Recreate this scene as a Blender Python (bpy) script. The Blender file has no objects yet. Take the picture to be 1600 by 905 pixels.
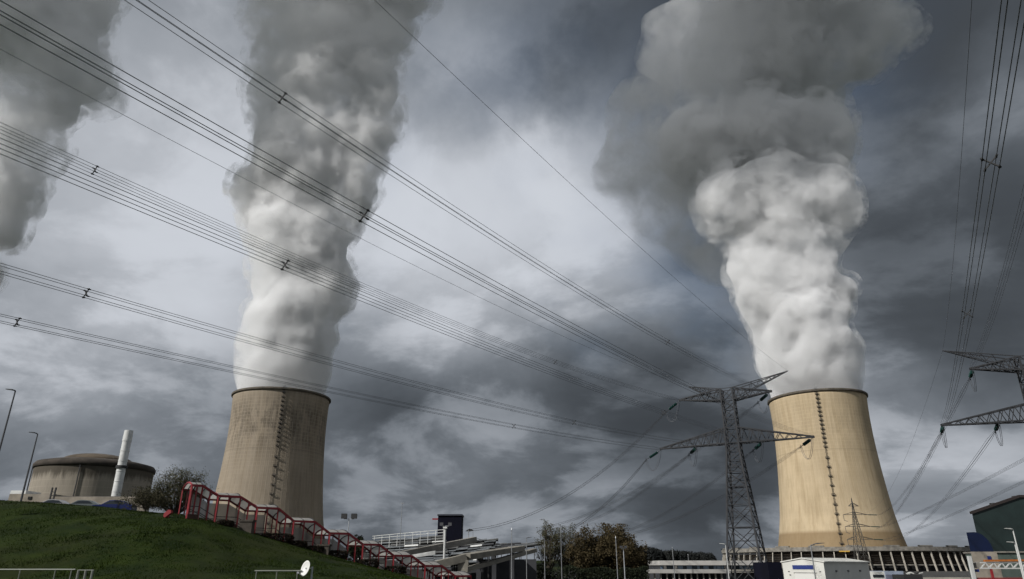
import bpy, bmesh, math, random
import numpy as np
from mathutils import Vector, Matrix, noise as mnoise

R = math.radians
SC = bpy.context.scene
COL = SC.collection
random.seed(7)

# ------------------------------------------------------------------ camera
FPX, PITCH = 1085.0, R(21.7)
CZ = 6.0                                   # eye height above the plant's ground
cs, sn = math.cos(PITCH), math.sin(PITCH)
cam_data = bpy.data.cameras.new('camera')
cam_data.sensor_width = 36.0
cam_data.lens = FPX / 1600 * 36.0
cam_data.clip_start, cam_data.clip_end = 0.5, 30000
cam = bpy.data.objects.new('camera', cam_data)
cam.location = (0, 0, CZ)
cam.rotation_euler = (R(90) + PITCH, 0, 0)
COL.objects.link(cam)
SC.camera = cam

def ray(px, py):
    u, v = (px - 800) / FPX, (452.5 - py) / FPX
    return Vector((u, cs - v * sn, sn + v * cs)).normalized()
def zat(py, Y):                            # height seen at image row py at distance Y
    v = (452.5 - py) / FPX
    return CZ + Y * (sn + v * cs) / (cs - v * sn)
def xat(px, Y, z):
    return (px - 800) / FPX * (Y * cs + (z - CZ) * sn)
def W(px, py, Y):
    z = zat(py, Y)
    return Vector((xat(px, Y, z), Y, z))
def mpp(px, py, Y):                        # metres per picture element there
    p = W(px, py, Y)
    return (p.y * cs + (p.z - CZ) * sn) / FPX

# ------------------------------------------------------------------ node helpers
class E:                                   # a socket with arithmetic
    def __init__(s, nt, sock): s.nt, s.s = nt, sock
    def _m(s, op, *a, clamp=False):
        n = s.nt.nodes.new('ShaderNodeMath'); n.operation = op; n.use_clamp = clamp
        for i, x in enumerate((s,) + a):
            if isinstance(x, E): s.nt.links.new(x.s, n.inputs[i])
            else: n.inputs[i].default_value = x
        return E(s.nt, n.outputs[0])
    def __add__(s, o): return s._m('ADD', o)
    __radd__ = __add__
    def __mul__(s, o): return s._m('MULTIPLY', o)
    __rmul__ = __mul__
    def __sub__(s, o): return s._m('SUBTRACT', o)
    def __rsub__(s, o): return (s * -1.0) + o
    def __truediv__(s, o): return s._m('DIVIDE', o)
    def pow(s, o): return s._m('POWER', o)
    def abs(s): return s._m('ABSOLUTE')
    def max(s, o): return s._m('MAXIMUM', o)
    def min(s, o): return s._m('MINIMUM', o)
    def frac(s): return s._m('FRACT')
    def clamp(s): return s._m('ADD', 0.0, clamp=True)
    def lt(s, o): return s._m('LESS_THAN', o)
    def step(s, a, b, lo=0.0, hi=1.0):     # smooth map a..b to lo..hi
        n = s.nt.nodes.new('ShaderNodeMapRange'); n.interpolation_type = 'SMOOTHSTEP'
        s.nt.links.new(s.s, n.inputs[0])
        for i, x in enumerate((a, b, lo, hi)): n.inputs[1 + i].default_value = x
        return E(s.nt, n.outputs[0])
def vmath(nt, op, a, b=None, out=0):
    n = nt.nodes.new('ShaderNodeVectorMath'); n.operation = op
    for i, x in enumerate((a, b)):
        if x is None: continue
        if isinstance(x, E): nt.links.new(x.s, n.inputs[i])
        else: n.inputs[i].default_value = x
    return E(nt, n.outputs[out])
def vscale(nt, a, k):
    n = nt.nodes.new('ShaderNodeVectorMath'); n.operation = 'SCALE'
    nt.links.new(a.s, n.inputs[0])
    if isinstance(k, E): nt.links.new(k.s, n.inputs['Scale'])
    else: n.inputs['Scale'].default_value = k
    return E(nt, n.outputs[0])
def comb(nt, x, y, z):
    n = nt.nodes.new('ShaderNodeCombineXYZ')
    for i, q in enumerate((x, y, z)):
        if isinstance(q, E): nt.links.new(q.s, n.inputs[i])
        else: n.inputs[i].default_value = q
    return E(nt, n.outputs[0])
def sep(nt, v):
    n = nt.nodes.new('ShaderNodeSeparateXYZ'); nt.links.new(v.s, n.inputs[0])
    return [E(nt, o) for o in n.outputs]
def noise_n(nt, vec, scale, detail=4, rough=0.5, dist=0.0, color=False, lac=2.0):
    n = nt.nodes.new('ShaderNodeTexNoise')
    if vec is not None: nt.links.new(vec.s, n.inputs['Vector'])
    n.inputs['Scale'].default_value = scale; n.inputs['Detail'].default_value = detail
    n.inputs['Roughness'].default_value = rough; n.inputs['Distortion'].default_value = dist
    n.inputs['Lacunarity'].default_value = lac
    return E(nt, n.outputs['Color' if color else 'Fac'])
def mixc(nt, f, a, b, blend='MIX'):
    n = nt.nodes.new('ShaderNodeMix'); n.data_type = 'RGBA'; n.blend_type = blend
    for sock, x in ((n.inputs[0], f), (n.inputs[6], a), (n.inputs[7], b)):
        if isinstance(x, E): nt.links.new(x.s, sock)
        elif isinstance(x, (int, float)): sock.default_value = x
        else: sock.default_value = (*x, 1.0)
    return E(nt, n.outputs[2])
def coords(nt, which='Object'):
    n = nt.nodes.new('ShaderNodeTexCoord'); return E(nt, n.outputs[which])

# ------------------------------------------------------------------ sun, world, exposure
SUN = Vector((-0.67, -0.47, 0.58)).normalized()        # towards the sun: behind and left of the camera
sun_data = bpy.data.lights.new('sun', 'SUN')
sun_data.energy = SUN_E = 4.0
sun_data.angle = R(0.5)
sun_data.color = (1.0, 0.98, 0.95)
sun = bpy.data.objects.new('sun', sun_data)
sun.rotation_euler = (-SUN).to_track_quat('-Z', 'Y').to_euler()
COL.objects.link(sun)

world = bpy.data.worlds.new('World'); SC.world = world
world.use_nodes = True
nt = world.node_tree; nt.nodes.clear()
d = coords(nt, 'Generated')
d = vmath(nt, 'NORMALIZE', d)
dx, dy, dz = sep(nt, d)
zz = dz.max(0.0) + 0.45
pl = comb(nt, dx / zz, dy / zz, 0.37)                   # position on the cloud deck overhead
w1 = vmath(nt, 'SUBTRACT', noise_n(nt, pl, 0.85, 5, 0.55, color=True), (0.5, 0.5, 0.5))
w2 = vmath(nt, 'SUBTRACT', noise_n(nt, d, 6.0, 5, 0.6, color=True), (0.5, 0.5, 0.5))
dw = vmath(nt, 'ADD', d, vscale(nt, w1, 0.20))
dw = vmath(nt, 'ADD', dw, vscale(nt, w2, 0.13))
dw = vmath(nt, 'NORMALIZE', dw)
val = None
BLOBS = [  # column, row and reach in the picture, brightness change of that part of the cloud deck
 (790, 260, 400, .26), (650, 380, 260, .06), (900, 330, 230, .06), (250, 250, 330, .16), (180, 430, 300, .10),
 (60, 560, 220, .04), (780, 20, 230, -.20), (960, 0, 220, -.16), (1010, 560, 320, -.12),
 (740, 590, 220, -.05), (800, 735, 190, .07), (1110, 690, 160, -.06), (1440, 230, 420, -.15),
 (1450, 40, 240, -.08), (1560, 440, 220, -.05), (1430, 690, 180, .05), (1040, 120, 220, -.12), (1050, 830, 320, -.09),
 (650, 830, 280, -.08), (250, 800, 300, -.06), (1080, 460, 140, .05), (300, 690, 200, -.03), (1580, 150, 90, .08)]
for px, py, rp, a in BLOBS:
    c = ray(px, py)
    ca = math.cos(math.atan(rp / FPX))
    n = vmath(nt, 'DOT_PRODUCT', dw, tuple(c), out=1).step(ca, 1.0, 0.0, a)
    val = n if val is None else val + n
zl = dz.max(0.0) + 0.32
pf = comb(nt, dx / zl, dy / zl, 0.0)                    # flatter layers towards the horizon
w3 = vmath(nt, 'SUBTRACT', noise_n(nt, pf, 0.9, 2, 0.5, color=True), (0.5, 0.5, 0.5))
pf = vmath(nt, 'ADD', pf, vscale(nt, w3, 0.55))
big = noise_n(nt, pf, 1.2, 5, 0.5)
lump = noise_n(nt, pf, 2.5, 9, 0.57)
off = vmath(nt, 'ADD', pf, (SUN.x * 0.09, SUN.y * 0.09, 0.0))
relief = lump - noise_n(nt, off, 2.5, 9, 0.57)           # sides of the clouds turned to the sun
hi = dz.step(0.10, 0.55)
val = val + 0.55 + (big - 0.5) * 0.36 + (lump.step(0.45, 0.58) - 0.5) * (0.13 - hi * 0.03) + (lump - 0.5) * 0.16 - relief * (0.26 - hi * 0.05)
val = val._m('SMOOTH_MAX', 0.27, 0.16)._m('SMOOTH_MIN', 0.82, 0.14)
lum = val.pow(2.2)
tint = mixc(nt, val.step(0.25, 0.8), (0.85, 0.975, 1.13), (0.935, 0.982, 1.065))
cloudcol = vscale(nt, tint, lum)
sky = nt.nodes.new('ShaderNodeTexSky'); sky.sky_type = 'NISHITA'; sky.sun_disc = False
sky.sun_elevation = math.asin(SUN.z); sky.sun_rotation = math.atan2(SUN.x, SUN.y)
gap = noise_n(nt, vmath(nt, 'ADD', pl, vscale(nt, w1, 0.4)), 1.1, 5, 0.5).step(0.60, 0.72, 0.0, 0.25)
bg_s = nt.nodes.new('ShaderNodeBackground'); nt.links.new(sky.outputs[0], bg_s.inputs[0]); bg_s.inputs[1].default_value = 0.09
bg_c = nt.nodes.new('ShaderNodeBackground'); nt.links.new(cloudcol.s, bg_c.inputs[0]); bg_c.inputs[1].default_value = 1.0
mx = nt.nodes.new('ShaderNodeMixShader')
nt.links.new(gap.s, mx.inputs[0]); nt.links.new(bg_c.outputs[0], mx.inputs[1]); nt.links.new(bg_s.outputs[0], mx.inputs[2])
wo = nt.nodes.new('ShaderNodeOutputWorld'); nt.links.new(mx.outputs[0], wo.inputs[0])
world.cycles.sampling_method = 'MANUAL'; world.cycles.sample_map_resolution = 512

SC.view_settings.view_transform = 'Standard'; SC.view_settings.look = 'None'
SC.view_settings.exposure = 0.0; SC.view_settings.gamma = 1.0; SC.view_settings.use_curve_mapping = False
SC.cycles.use_denoising = True
SC.cycles.max_bounces = 14; SC.cycles.volume_bounces = 8; SC.cycles.transparent_max_bounces = 32
SC.cycles.volume_max_steps = 512; SC.cycles.volume_step_rate = 0.34
SC.cycles.use_adaptive_sampling = True; SC.cycles.adaptive_threshold = 0.03

# ------------------------------------------------------------------ object helpers
def tag(o, label=None, cat=None, group=None, kind=None):
    if label: o['label'] = label
    if cat: o['category'] = cat
    if group: o['group'] = group
    if kind: o['kind'] = kind
    return o
def empty(name, loc, rz=0.0):
    o = bpy.data.objects.new(name, None); COL.objects.link(o)
    o.location = loc; o.rotation_euler = (0, 0, rz); o.empty_display_size = 0.5
    return o
def thing(name, label, cat, loc, rz=0.0, group=None):
    return tag(empty(name, loc, rz), label, cat, group)
def obj(name, bm, mat, parent=None, smooth=False):
    me = bpy.data.meshes.new(name)
    if isinstance(bm, bmesh.types.BMesh):
        bm.to_mesh(me); bm.free()
    else:
        me.from_pydata(*bm); me.update()
    if mat is not None: me.materials.append(mat)
    if smooth:
        me.polygons.foreach_set('use_smooth', [True] * len(me.polygons))
    o = bpy.data.objects.new(name, me); COL.objects.link(o)
    if parent is not None: o.parent = parent
    return o
def dup(o, parent=None):
    c = o.copy(); COL.objects.link(c)
    if parent is not None: c.parent = parent
    for ch in list(o.children): dup(ch, c)
    return c

class MB:                                  # collects shapes for ONE mesh
    def __init__(s): s.v, s.f = [], []
    def add(s, v, f):
        n = len(s.v); s.v += [tuple(q) for q in v]; s.f += [tuple(i + n for i in q) for q in f]; return s
    def box(s, lo, hi):
        x0, y0, z0 = lo; x1, y1, z1 = hi
        return s.add([(x0,y0,z0),(x1,y0,z0),(x1,y1,z0),(x0,y1,z0),(x0,y0,z1),(x1,y0,z1),(x1,y1,z1),(x0,y1,z1)],
                     [(0,3,2,1),(4,5,6,7),(0,1,5,4),(1,2,6,5),(2,3,7,6),(3,0,4,7)])
    def bar(s, a, b, w, h=None, up=(0, 0, 1)):             # rectangular bar from a to b
        a, b = Vector(a), Vector(b); h = h or w
        t = (b - a).normalized(); up = Vector(up)
        if abs(t.dot(up)) > 0.98: up = Vector((1, 0, 0)) if abs(t.x) < 0.9 else Vector((0, 1, 0))
        r = t.cross(up).normalized(); q = r.cross(t).normalized()
        v = [p + r * (i * w / 2) + q * (j * h / 2) for p in (a, b) for i, j in ((-1,-1),(1,-1),(1,1),(-1,1))]
        return s.add(v, [(0,1,2,3),(4,7,6,5),(0,4,5,1),(1,5,6,2),(2,6,7,3),(3,7,4,0)])
    def tube(s, pts, rad, n=8, caps=True):
        pts = [Vector(p) for p in pts]
        rads = rad if isinstance(rad, (list, tuple)) else [rad] * len(pts)
        vs, fs = [], []
        ref = None
        for i, p in enumerate(pts):
            t = (pts[min(i + 1, len(pts) - 1)] - pts[max(i - 1, 0)]).normalized()
            if ref is None: ref = Vector((1, 0, 0)) if abs(t.x) < 0.8 else Vector((0, 1, 0))
            r = (ref - t * ref.dot(t)).normalized(); q = t.cross(r); ref = r
            for k in range(n):
                a = 2 * math.pi * k / n
                vs.append(p + (r * math.cos(a) + q * math.sin(a)) * rads[i])
        for i in range(len(pts) - 1):
            for k in range(n):
                k2 = (k + 1) % n
                fs.append((i*n+k, i*n+k2, (i+1)*n+k2, (i+1)*n+k))
        if caps:
            fs.append(tuple(range(n))[::-1]); fs.append(tuple((len(pts)-1)*n + k for k in range(n)))
        return s.add(vs, fs)
    def prism(s, poly, z0, z1):            # plan outline extruded upwards
        n = len(poly)
        v = [(x, y, z0) for x, y in poly] + [(x, y, z1) for x, y in poly]
        return s.add(v, [tuple(range(n))[::-1], tuple(range(n, 2*n))] + [(i, (i+1)%n, n+(i+1)%n, n+i) for i in range(n)])
    def extr(s, poly, vec):                # any planar outline (3-D) extruded along vec
        n = len(poly); vec = Vector(vec)
        v = [Vector(p) for p in poly]; v = v + [p + vec for p in v]
        return s.add(v, [tuple(range(n))[::-1], tuple(range(n, 2*n))] + [(i, (i+1)%n, n+(i+1)%n, n+i) for i in range(n)])
    def lathe(s, prof, n=48, c=(0, 0), a0=0.0, a1=2*math.pi):
        full = abs(a1 - a0 - 2*math.pi) < 1e-6; m = n if full else n + 1
        v = [(c[0]+r*math.cos(a0+(a1-a0)*k/n), c[1]+r*math.sin(a0+(a1-a0)*k/n), z) for r, z in prof for k in range(m)]
        f = []
        for i in range(len(prof)-1):
            for k in range(n):
                k2 = (k+1) % m
                f.append((i*m+k, i*m+k2, (i+1)*m+k2, (i+1)*m+k))
        return s.add(v, f)
    def build(s, name, mat, parent=None, smooth=False):
        return obj(name, (s.v, [], s.f), mat, parent, smooth)

# ------------------------------------------------------------------ materials
def mat(name, col, rough=0.7, metal=0.0, var=0.0, scale=3.0, bump=0.0, bscale=20.0, spec=0.5):
    m = bpy.data.materials.new(name); m.use_nodes = True
    t = m.node_tree; b = t.nodes['Principled BSDF']
    b.inputs['Base Color'].default_value = (*col, 1); b.inputs['Roughness'].default_value = rough
    b.inputs['Metallic'].default_value = metal; b.inputs['Specular IOR Level'].default_value = spec
    if var > 0:
        f = noise_n(t, coords(t), scale, 6, 0.6)
        lo = tuple(c * (1 - var) for c in col); hi = tuple(min(1, c * (1 + var)) for c in col)
        t.links.new(mixc(t, f.step(0.3, 0.7), lo, hi).s, b.inputs['Base Color'])
    if bump > 0:
        bn = t.nodes.new('ShaderNodeBump'); bn.inputs['Strength'].default_value = bump
        t.links.new(noise_n(t, coords(t), bscale, 4, 0.6).s, bn.inputs['Height']); t.links.new(bn.outputs[0], b.inputs['Normal'])
    return m
# ------------------------------------------------------------------ cooling towers
def shell_material(name, base, stain_amt, warm, grid_k):
    m = bpy.data.materials.new(name); m.use_nodes = True
    t = m.node_tree; b = t.nodes['Principled BSDF']; b.inputs['Roughness'].default_value = 0.92
    b.inputs['Specular IOR Level'].default_value = 0.2
    o = coords(t); x, y, z = sep(t, o)
    ang = x._m('ARCTAN2', y) * (1 / (2 * math.pi))
    lift = (z * (1 / 3.4)).frac(); lift = (lift - 0.5).abs().step(0.36, 0.46)          # pour joints
    rib = (ang * 84).frac(); rib = (rib - 0.5).abs().step(0.36, 0.46)                   # vertical ribs
    upper = z.step(70, 120)
    grid = (lift * (upper * 0.5 + 0.18)).max(rib * (upper * 0.35 + 0.35))
    n_big = noise_n(t, o, 0.035, 6, 0.6)
    strk = noise_n(t, comb(t, x * 0.55, y * 0.55, z * 0.035), 1.0, 6, 0.65)
    strk2 = noise_n(t, comb(t, x * 0.22, y * 0.22, z * 0.012), 1.0, 5, 0.6)
    col = mixc(t, n_big.step(0.3, 0.7), tuple(c * 0.88 for c in base), tuple(c * 1.08 for c in base))
    col = mixc(t, strk2.step(0.42, 0.7) * 0.45, col, tuple(c * k for c, k in zip(base, (0.62, 0.58, 0.5))))
    col = mixc(t, strk.step(0.45, 0.75) * 0.40, col, tuple(c * k for c, k in zip(base, (0.60, 0.56, 0.5))))
    col = mixc(t, grid * grid_k, col, tuple(min(1, c * k) for c, k in zip(base, (1.35, 1.35, 1.35))))
    # damp algae under the rim and a dark drip band low down
    blot = noise_n(t, comb(t, x * 0.09, y * 0.09, z * 0.05), 1.0, 8, 0.75)
    blot = blot * 0.6 + noise_n(t, comb(t, x * 0.35, y * 0.35, z * 0.02), 1.0, 6, 0.65) * 0.4
    damp = z.step(96, 128) * z.step(166, 140) * blot.step(0.44, 0.58) * (1.0 - grid * 0.6)
    col = mixc(t, damp * stain_amt, col, (0.060, 0.050, 0.040))
    low = z.step(38, 28) * (noise_n(t, comb(t, x * 0.3, y * 0.3, z * 0.08), 1.0, 5, 0.6).step(0.3, 0.65) * 0.5 + 0.25)
    low = low.max(z.step(37.0, 33.0) * (blot * 0.5 + 0.6))
    col = mixc(t, low * warm, col, tuple(c * k for c, k in zip(base, (0.42, 0.36, 0.28))))
    ringl = ((z - 108.0).abs()).step(1.0, 0.2) * 0.35
    col = mixc(t, ringl, col, tuple(c * 0.6 for c in base))
    t.links.new(col.s, b.inputs['Base Color'])
    bn = t.nodes.new('ShaderNodeBump'); bn.inputs['Strength'].default_value = 0.3; bn.inputs['Distance'].default_value = 0.2
    t.links.new((rib * 0.8 + lift * 0.3 + strk * 0.4).s, bn.inputs['Height']); t.links.new(bn.outputs[0], b.inputs['Normal'])
    return m
M_dark_iron = mat('dark iron', (0.035, 0.035, 0.035), 0.7, 0.3)
M_rim = mat('rim concrete', (0.10, 0.085, 0.065), 0.9, var=0.3, scale=0.2)
M_galv = mat('galvanised steel', (0.42, 0.43, 0.44), 0.5, 0.6, var=0.2, scale=2)
M_yellow = mat('yellow paint', (0.55, 0.33, 0.05), 0.6)

PROF = [(14, 58.2), (22, 56.4), (35, 53.6), (50, 51.0), (65, 49.3), (80, 48.0), (95, 46.9), (110, 46.1),
        (125, 45.6), (140, 45.5), (152, 45.8), (163.5, 46.4)]
def prof_r(z):
    for (z0, r0), (z1, r1) in zip(PROF, PROF[1:]):
        if z <= z1: return r0 + (r1 - r0) * (z - z0) / (z1 - z0)
    return PROF[-1][1]
def cooling_tower(label, loc, mshell, k=1.0):
    t = thing('cooling_tower', label, 'cooling tower', loc, 0, 'concrete cooling towers under steam')
    zs = list(np.linspace(14, 163.5, 60))
    out = [(np.interp(z, [p[0] for p in PROF], [p[1] for p in PROF]) * k, z) for z in zs]
    inn = [(r - 0.9, z) for r, z in out]
    mb = MB().lathe(out + inn[::-1] + [out[0]], 160)
    mb.build('shell', mshell, t, True)
    rr = 46.4 * k
    MB().lathe([(rr - 1.2, 163.5), (rr + 1.3, 163.5), (rr + 1.5, 163.9), (rr + 1.5, 165.2), (rr + 1.1, 165.6), (rr - 1.2, 165.6), (rr - 1.2, 163.5)], 160).build('rim', M_rim, t, False)
    # caged ladder with rest platforms, following the shell on the side of the road
    az = math.atan2(-loc[1], -loc[0]) + 0.02
    ld = MB(); dirv = Vector((math.cos(az), math.sin(az), 0)); tan = Vector((-math.sin(az), math.cos(az), 0))
    def P(z, off, s=0.0):
        r = np.interp(z, [p[0] for p in PROF], [p[1] for p in PROF]) * k + off
        return dirv * r + tan * s + Vector((0, 0, z))
    zz = list(np.linspace(16, 168, 52))
    for s in (-0.45, 0.45):
        for a, b in zip(zz, zz[1:]): ld.bar(P(a, 0.7, s), P(b, 0.7, s), 0.16)
    for z in np.arange(17, 166, 1.5): ld.bar(P(z, 0.7, -0.45), P(z, 0.7, 0.45), 0.12)
    for z in np.arange(18, 166, 3.0):
        ld.bar(P(z, 0.3, 0.6), P(z, 1.5, 0.6), 0.10); ld.bar(P(z, 0.3, -0.6), P(z, 1.5, -0.6), 0.10)
        ld.bar(P(z, 1.5, -0.7), P(z, 1.5, 0.7), 0.10)
    ld.build('ladder', M_dark_iron, t)
    plat = list(np.arange(24, 108, 8.4)) + list(np.arange(110, 165, 4.2))
    for z in plat:
        m2 = MB()
        c = P(z, 0)
        m2.add([P(z, -0.2, -1.5), P(z, 1.5, -1.4), P(z, 1.5, 1.4), P(z, -0.2, 1.5),
                P(z + .3, -0.2, -1.5), P(z + .3, 1.5, -1.4), P(z + .3, 1.5, 1.4), P(z + .3, -0.2, 1.5)],
               [(0,3,2,1),(4,5,6,7),(0,1,5,4),(1,2,6,5),(2,3,7,6),(3,0,4,7)])
        for s in (-1.5, -0.5, 0.5, 1.5): m2.bar(P(z, 1.45, s), P(z + 1.5, 1.45, s), 0.16)
        for h in (0.8, 1.45): m2.bar(P(z + h, 1.45, -1.5), P(z + h, 1.45, 1.5), 0.16)
        for s in (-1.5, 1.5): m2.bar(P(z + 1.45, 0.1, s), P(z + 1.45, 1.45, s), 0.16)
        m2.build('platform', M_dark_iron, t)
    return t
RT = Vector((313.0, 705.0, 0)); LT = Vector((-234.7, 700.0, 0))
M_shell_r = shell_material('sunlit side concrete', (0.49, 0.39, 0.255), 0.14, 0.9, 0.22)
M_shell_l = shell_material('weathered shade toned concrete', (0.305, 0.255, 0.193), 0.62, 0.8, 0.42)  # base darkened to hold the cloud shade on this tower; streaks and stains are real
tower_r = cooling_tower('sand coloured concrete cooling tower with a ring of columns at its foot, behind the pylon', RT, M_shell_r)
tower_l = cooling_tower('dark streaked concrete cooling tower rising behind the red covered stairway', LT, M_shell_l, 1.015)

# ------------------------------------------------------------------ steam plumes
def steam_material(name, dens, col=(0.985, 0.985, 0.985), kind='core'):
    m = bpy.data.materials.new(name); m.use_nodes = True
    t = m.node_tree; t.nodes.clear()
    v = t.nodes.new('ShaderNodeVolumePrincipled')
    v.inputs['Color'].default_value = (*col, 1); v.inputs['Anisotropy'].default_value = 0.0
    o = t.nodes.new('ShaderNodeOutputMaterial'); t.links.new(v.outputs[0], o.inputs['Volume'])
    if kind == 'even':
        v.inputs['Density'].default_value = dens; return m
    o_ = coords(t); z = sep(t, o_)[2]
    wv = vmath(t, 'SUBTRACT', noise_n(t, o_, 0.022, 3, 0.5, color=True), (0.5, 0.5, 0.5))
    o2 = vmath(t, 'ADD', o_, vscale(t, wv, 30.0))
    if kind == 'core':                     # knots and gaps, thinner with height
        f = noise_n(t, o2, 0.035, 6, 0.60).step(0.36, 0.58, 0.10, 1.0)
        g_ = noise_n(t, o2, 0.013, 2, 0.5).step(0.40, 0.62, 0.25, 1.5)
        dn = f * g_ * z.step(200, 600, 1.0, 0.32) * dens
    elif kind == 'old':
        f = noise_n(t, o2, 0.020, 7, 0.62).step(0.38, 0.68, 0.0, 1.2)
        dn = f * dens
    else:                                  # torn wisps round the core
        f = noise_n(t, o2, 0.050, 7, 0.62).step(0.47, 0.66, 0.0, 1.0)
        dn = f * z.step(166, 230, 0.3, 1.0) * z.step(250, 620, 1.0, 0.45) * dens
    t.links.new(dn.s, v.inputs['Density'])
    return m
def icosphere(sub):
    bm = bmesh.new(); bmesh.ops.create_icosphere(bm, subdivisions=sub, radius=1)
    v = np.array([q.co for q in bm.verts]); f = [[q.index for q in p.verts] for p in bm.faces]; bm.free(); return v, f
ICO = icosphere(3)
def remesh(o, size):
    md = o.modifiers.new('r', 'REMESH'); md.mode = 'VOXEL'; md.voxel_size = size; md.adaptivity = 0.0
    dg = bpy.context.evaluated_depsgraph_get(); dg.update()
    me = bpy.data.meshes.new_from_object(o.evaluated_get(dg))
    o.modifiers.clear(); old = o.data; o.data = me; bpy.data.meshes.remove(old)
def billow(p, cell):
    dist, _ = mnoise.voronoi(Vector(p) / cell)
    return math.sqrt(max(0.0, 1.0 - min(1.0, dist[0] * 1.15) ** 2))
def push(o, fn):
    me = o.data; n = len(me.vertices)
    co = np.zeros(n * 3); me.vertices.foreach_get('co', co); co = co.reshape(-1, 3)
    no = np.zeros(n * 3); me.vertex_normals.foreach_get('vector', no); no = no.reshape(-1, 3)
    for i in range(n): co[i] += no[i] * fn(co[i])
    me.vertices.foreach_set('co', co.ravel()); me.update()
def ball_mesh(spheres, Y0):
    mb = MB()
    for s in spheres:
        px, py, rp = s[:3]; dy = s[3] if len(s) > 3 else 0.0
        c = W(px, py, Y0 + dy); r = rp * mpp(px, py, Y0 + dy)
        mb.add(ICO[0] * r + np.array(c), ICO[1])
    return mb
def plume(label, spheres, Y0, seed, amp=1.0, vox=2.6, old=None):
    o = ball_mesh(spheres, Y0).build('steam_plume', None)
    remesh(o, 4.5)
    def lift(z, z0=168, dz=50, lo=.12): return min(1.0, max(lo, (z - z0) / dz))
    for cell, a in ((56, 17), (22, 6.5), (9.5, 2.8)):
        def fn(c, cell=cell, a=a):
            q = Vector(c) + Vector((seed * 37.1, seed * 11.3, 0))
            w = mnoise.noise_vector(q / (cell * 1.3)) * cell * 0.35
            return (billow(q + w, cell) - 0.60) * a * amp * lift(c[2]) * (1.0 if cell > 12 or c[2] < 430 else 0.5)
        push(o, fn); remesh(o, vox if cell < 30 else 3.4)
    outer = o.copy(); outer.data = o.data.copy(); COL.objects.link(outer); outer.name = 'wisps'
    push(outer, lambda c: (2.0 + 6.0 * (mnoise.noise(Vector(c) / 30) + .5)) * lift(c[2], 172, 120, .02) * (1.6 if c[2] > 420 else 1.0)); remesh(outer, 4.0)
    push(o, lambda c: -2.2 * lift(c[2], 168, 120, .0))
    for q, m in ((o, M_steam), (outer, M_wisp)): q.data.materials.clear(); q.data.materials.append(m)
    outer.parent = o
    if old:                                 # older steam thinning out behind the column
        b = ball_mesh(old, Y0).build('old_steam', None, o); remesh(b, 7)
        push(b, lambda c: 16 * mnoise.noise(Vector(c) / 60) + 8 * mnoise.noise(Vector(c) / 22)); remesh(b, 5)
        b.data.materials.clear(); b.data.materials.append(M_old)
    tag(o, label, 'steam plume', 'steam plumes of the cooling towers')
    return o
M_steam = steam_material('steam', 0.15); M_wisp = steam_material('thin steam', 0.075, kind='wisp'); M_old = steam_material('old steam', 0.024, kind='old')
RP = [(1276,620,67),(1270,585,71),(1262,548,74),(1252,512,70),(1215,482,48),(1285,482,42),(1235,450,58),(1188,425,47),(1302,462,32),
      (1195,450,46),(1255,415,48),(1230,390,52),(1180,400,36),(1232,374,46),(1198,382,30),(1276,370,34),
      (1138,322,50),(1200,300,55),(1272,308,55),(1165,290,30),(1225,272,28),(1195,265,22),(1290,285,30),(1128,348,30),(1300,330,42),(1215,332,58)]
RP2 = [(1095,228,66,30),(1175,216,74,30),(1262,226,68,30),(1150,184,38,25),(1290,198,40,25),(1130,104,50,10),(1200,92,66,20),(1270,84,66,20),
      (1340,60,62,10),(1392,40,40,10),(1180,30,78,10),(1260,10,88,10),(1110,70,34,0),(1200,-60,100),(1310,-70,110),(1210,270,60,45)]
RP3 = [(1020,190,70,90),(1000,265,72,90),(1055,325,72,90),(1080,240,90,90),(1100,375,62,90),(1040,130,60,90),(1110,140,96,90),(1122,415,42,80),(1075,70,80,90),(1200,150,110,110)]
LP = [(441,620,66),(442,585,71),(446,548,67),(420,520,46),(480,520,50),(450,490,72),(430,450,52),(500,465,46),(520,440,42),(440,420,62),(480,400,58),
      (455,380,68),(430,340,48),(470,330,58),(410,310,46),(520,340,44),(540,300,48),(402,300,40),(470,280,74),(550,260,46),(480,230,74),(445,200,42),
      (550,210,56),(590,190,42),(435,150,46),(500,150,78),(570,130,52),(440,90,46),(520,80,84),(590,60,48),(470,20,78),(560,10,88),(440,20,38),(500,-60,100),(600,-60,90)]
TP = [(60,60,80),(100,100,62),(148,140,30),(60,150,56),(30,220,60),(8,290,52),(-20,350,44),(-60,420,50),(-90,500,60),(-110,560,68),(-122,610,68),(80,-20,96),(20,20,90)]
plume('tall steam plume with a white mushroom head, rising from the sand coloured tower', RP + RP2, 705, 1, old=RP3)
plume('grey and white steam plume rising from the dark streaked cooling tower', LP, 700, 2)
plume('steam plume cut by the left edge of the photo, its tower out of view', TP, 700, 3)

# unseen bank of cloud, added and shaped to keep the sun off the plume tops
M_shade_cloud = steam_material('unseen_cloud', 0.018, kind='even')
mb = MB()
rc = random.Random(3)
for i in range(125):
    x = rc.uniform(-1350, 420); y = rc.uniform(330, 610); r = rc.uniform(45, 85)
    if i >= 90: x = rc.uniform(-330, 260); y = rc.uniform(365, 600)
    mb.add(ICO[0] * np.array((r * 1.3, r * 1.1, r * 0.6)) + np.array((x, y, 905 + rc.uniform(-15, 15))), ICO[1])
o = mb.build('unseen_cloud', M_shade_cloud); remesh(o, 10); o.data.materials.clear(); o.data.materials.append(M_shade_cloud)
tag(o, kind='stuff')
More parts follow.
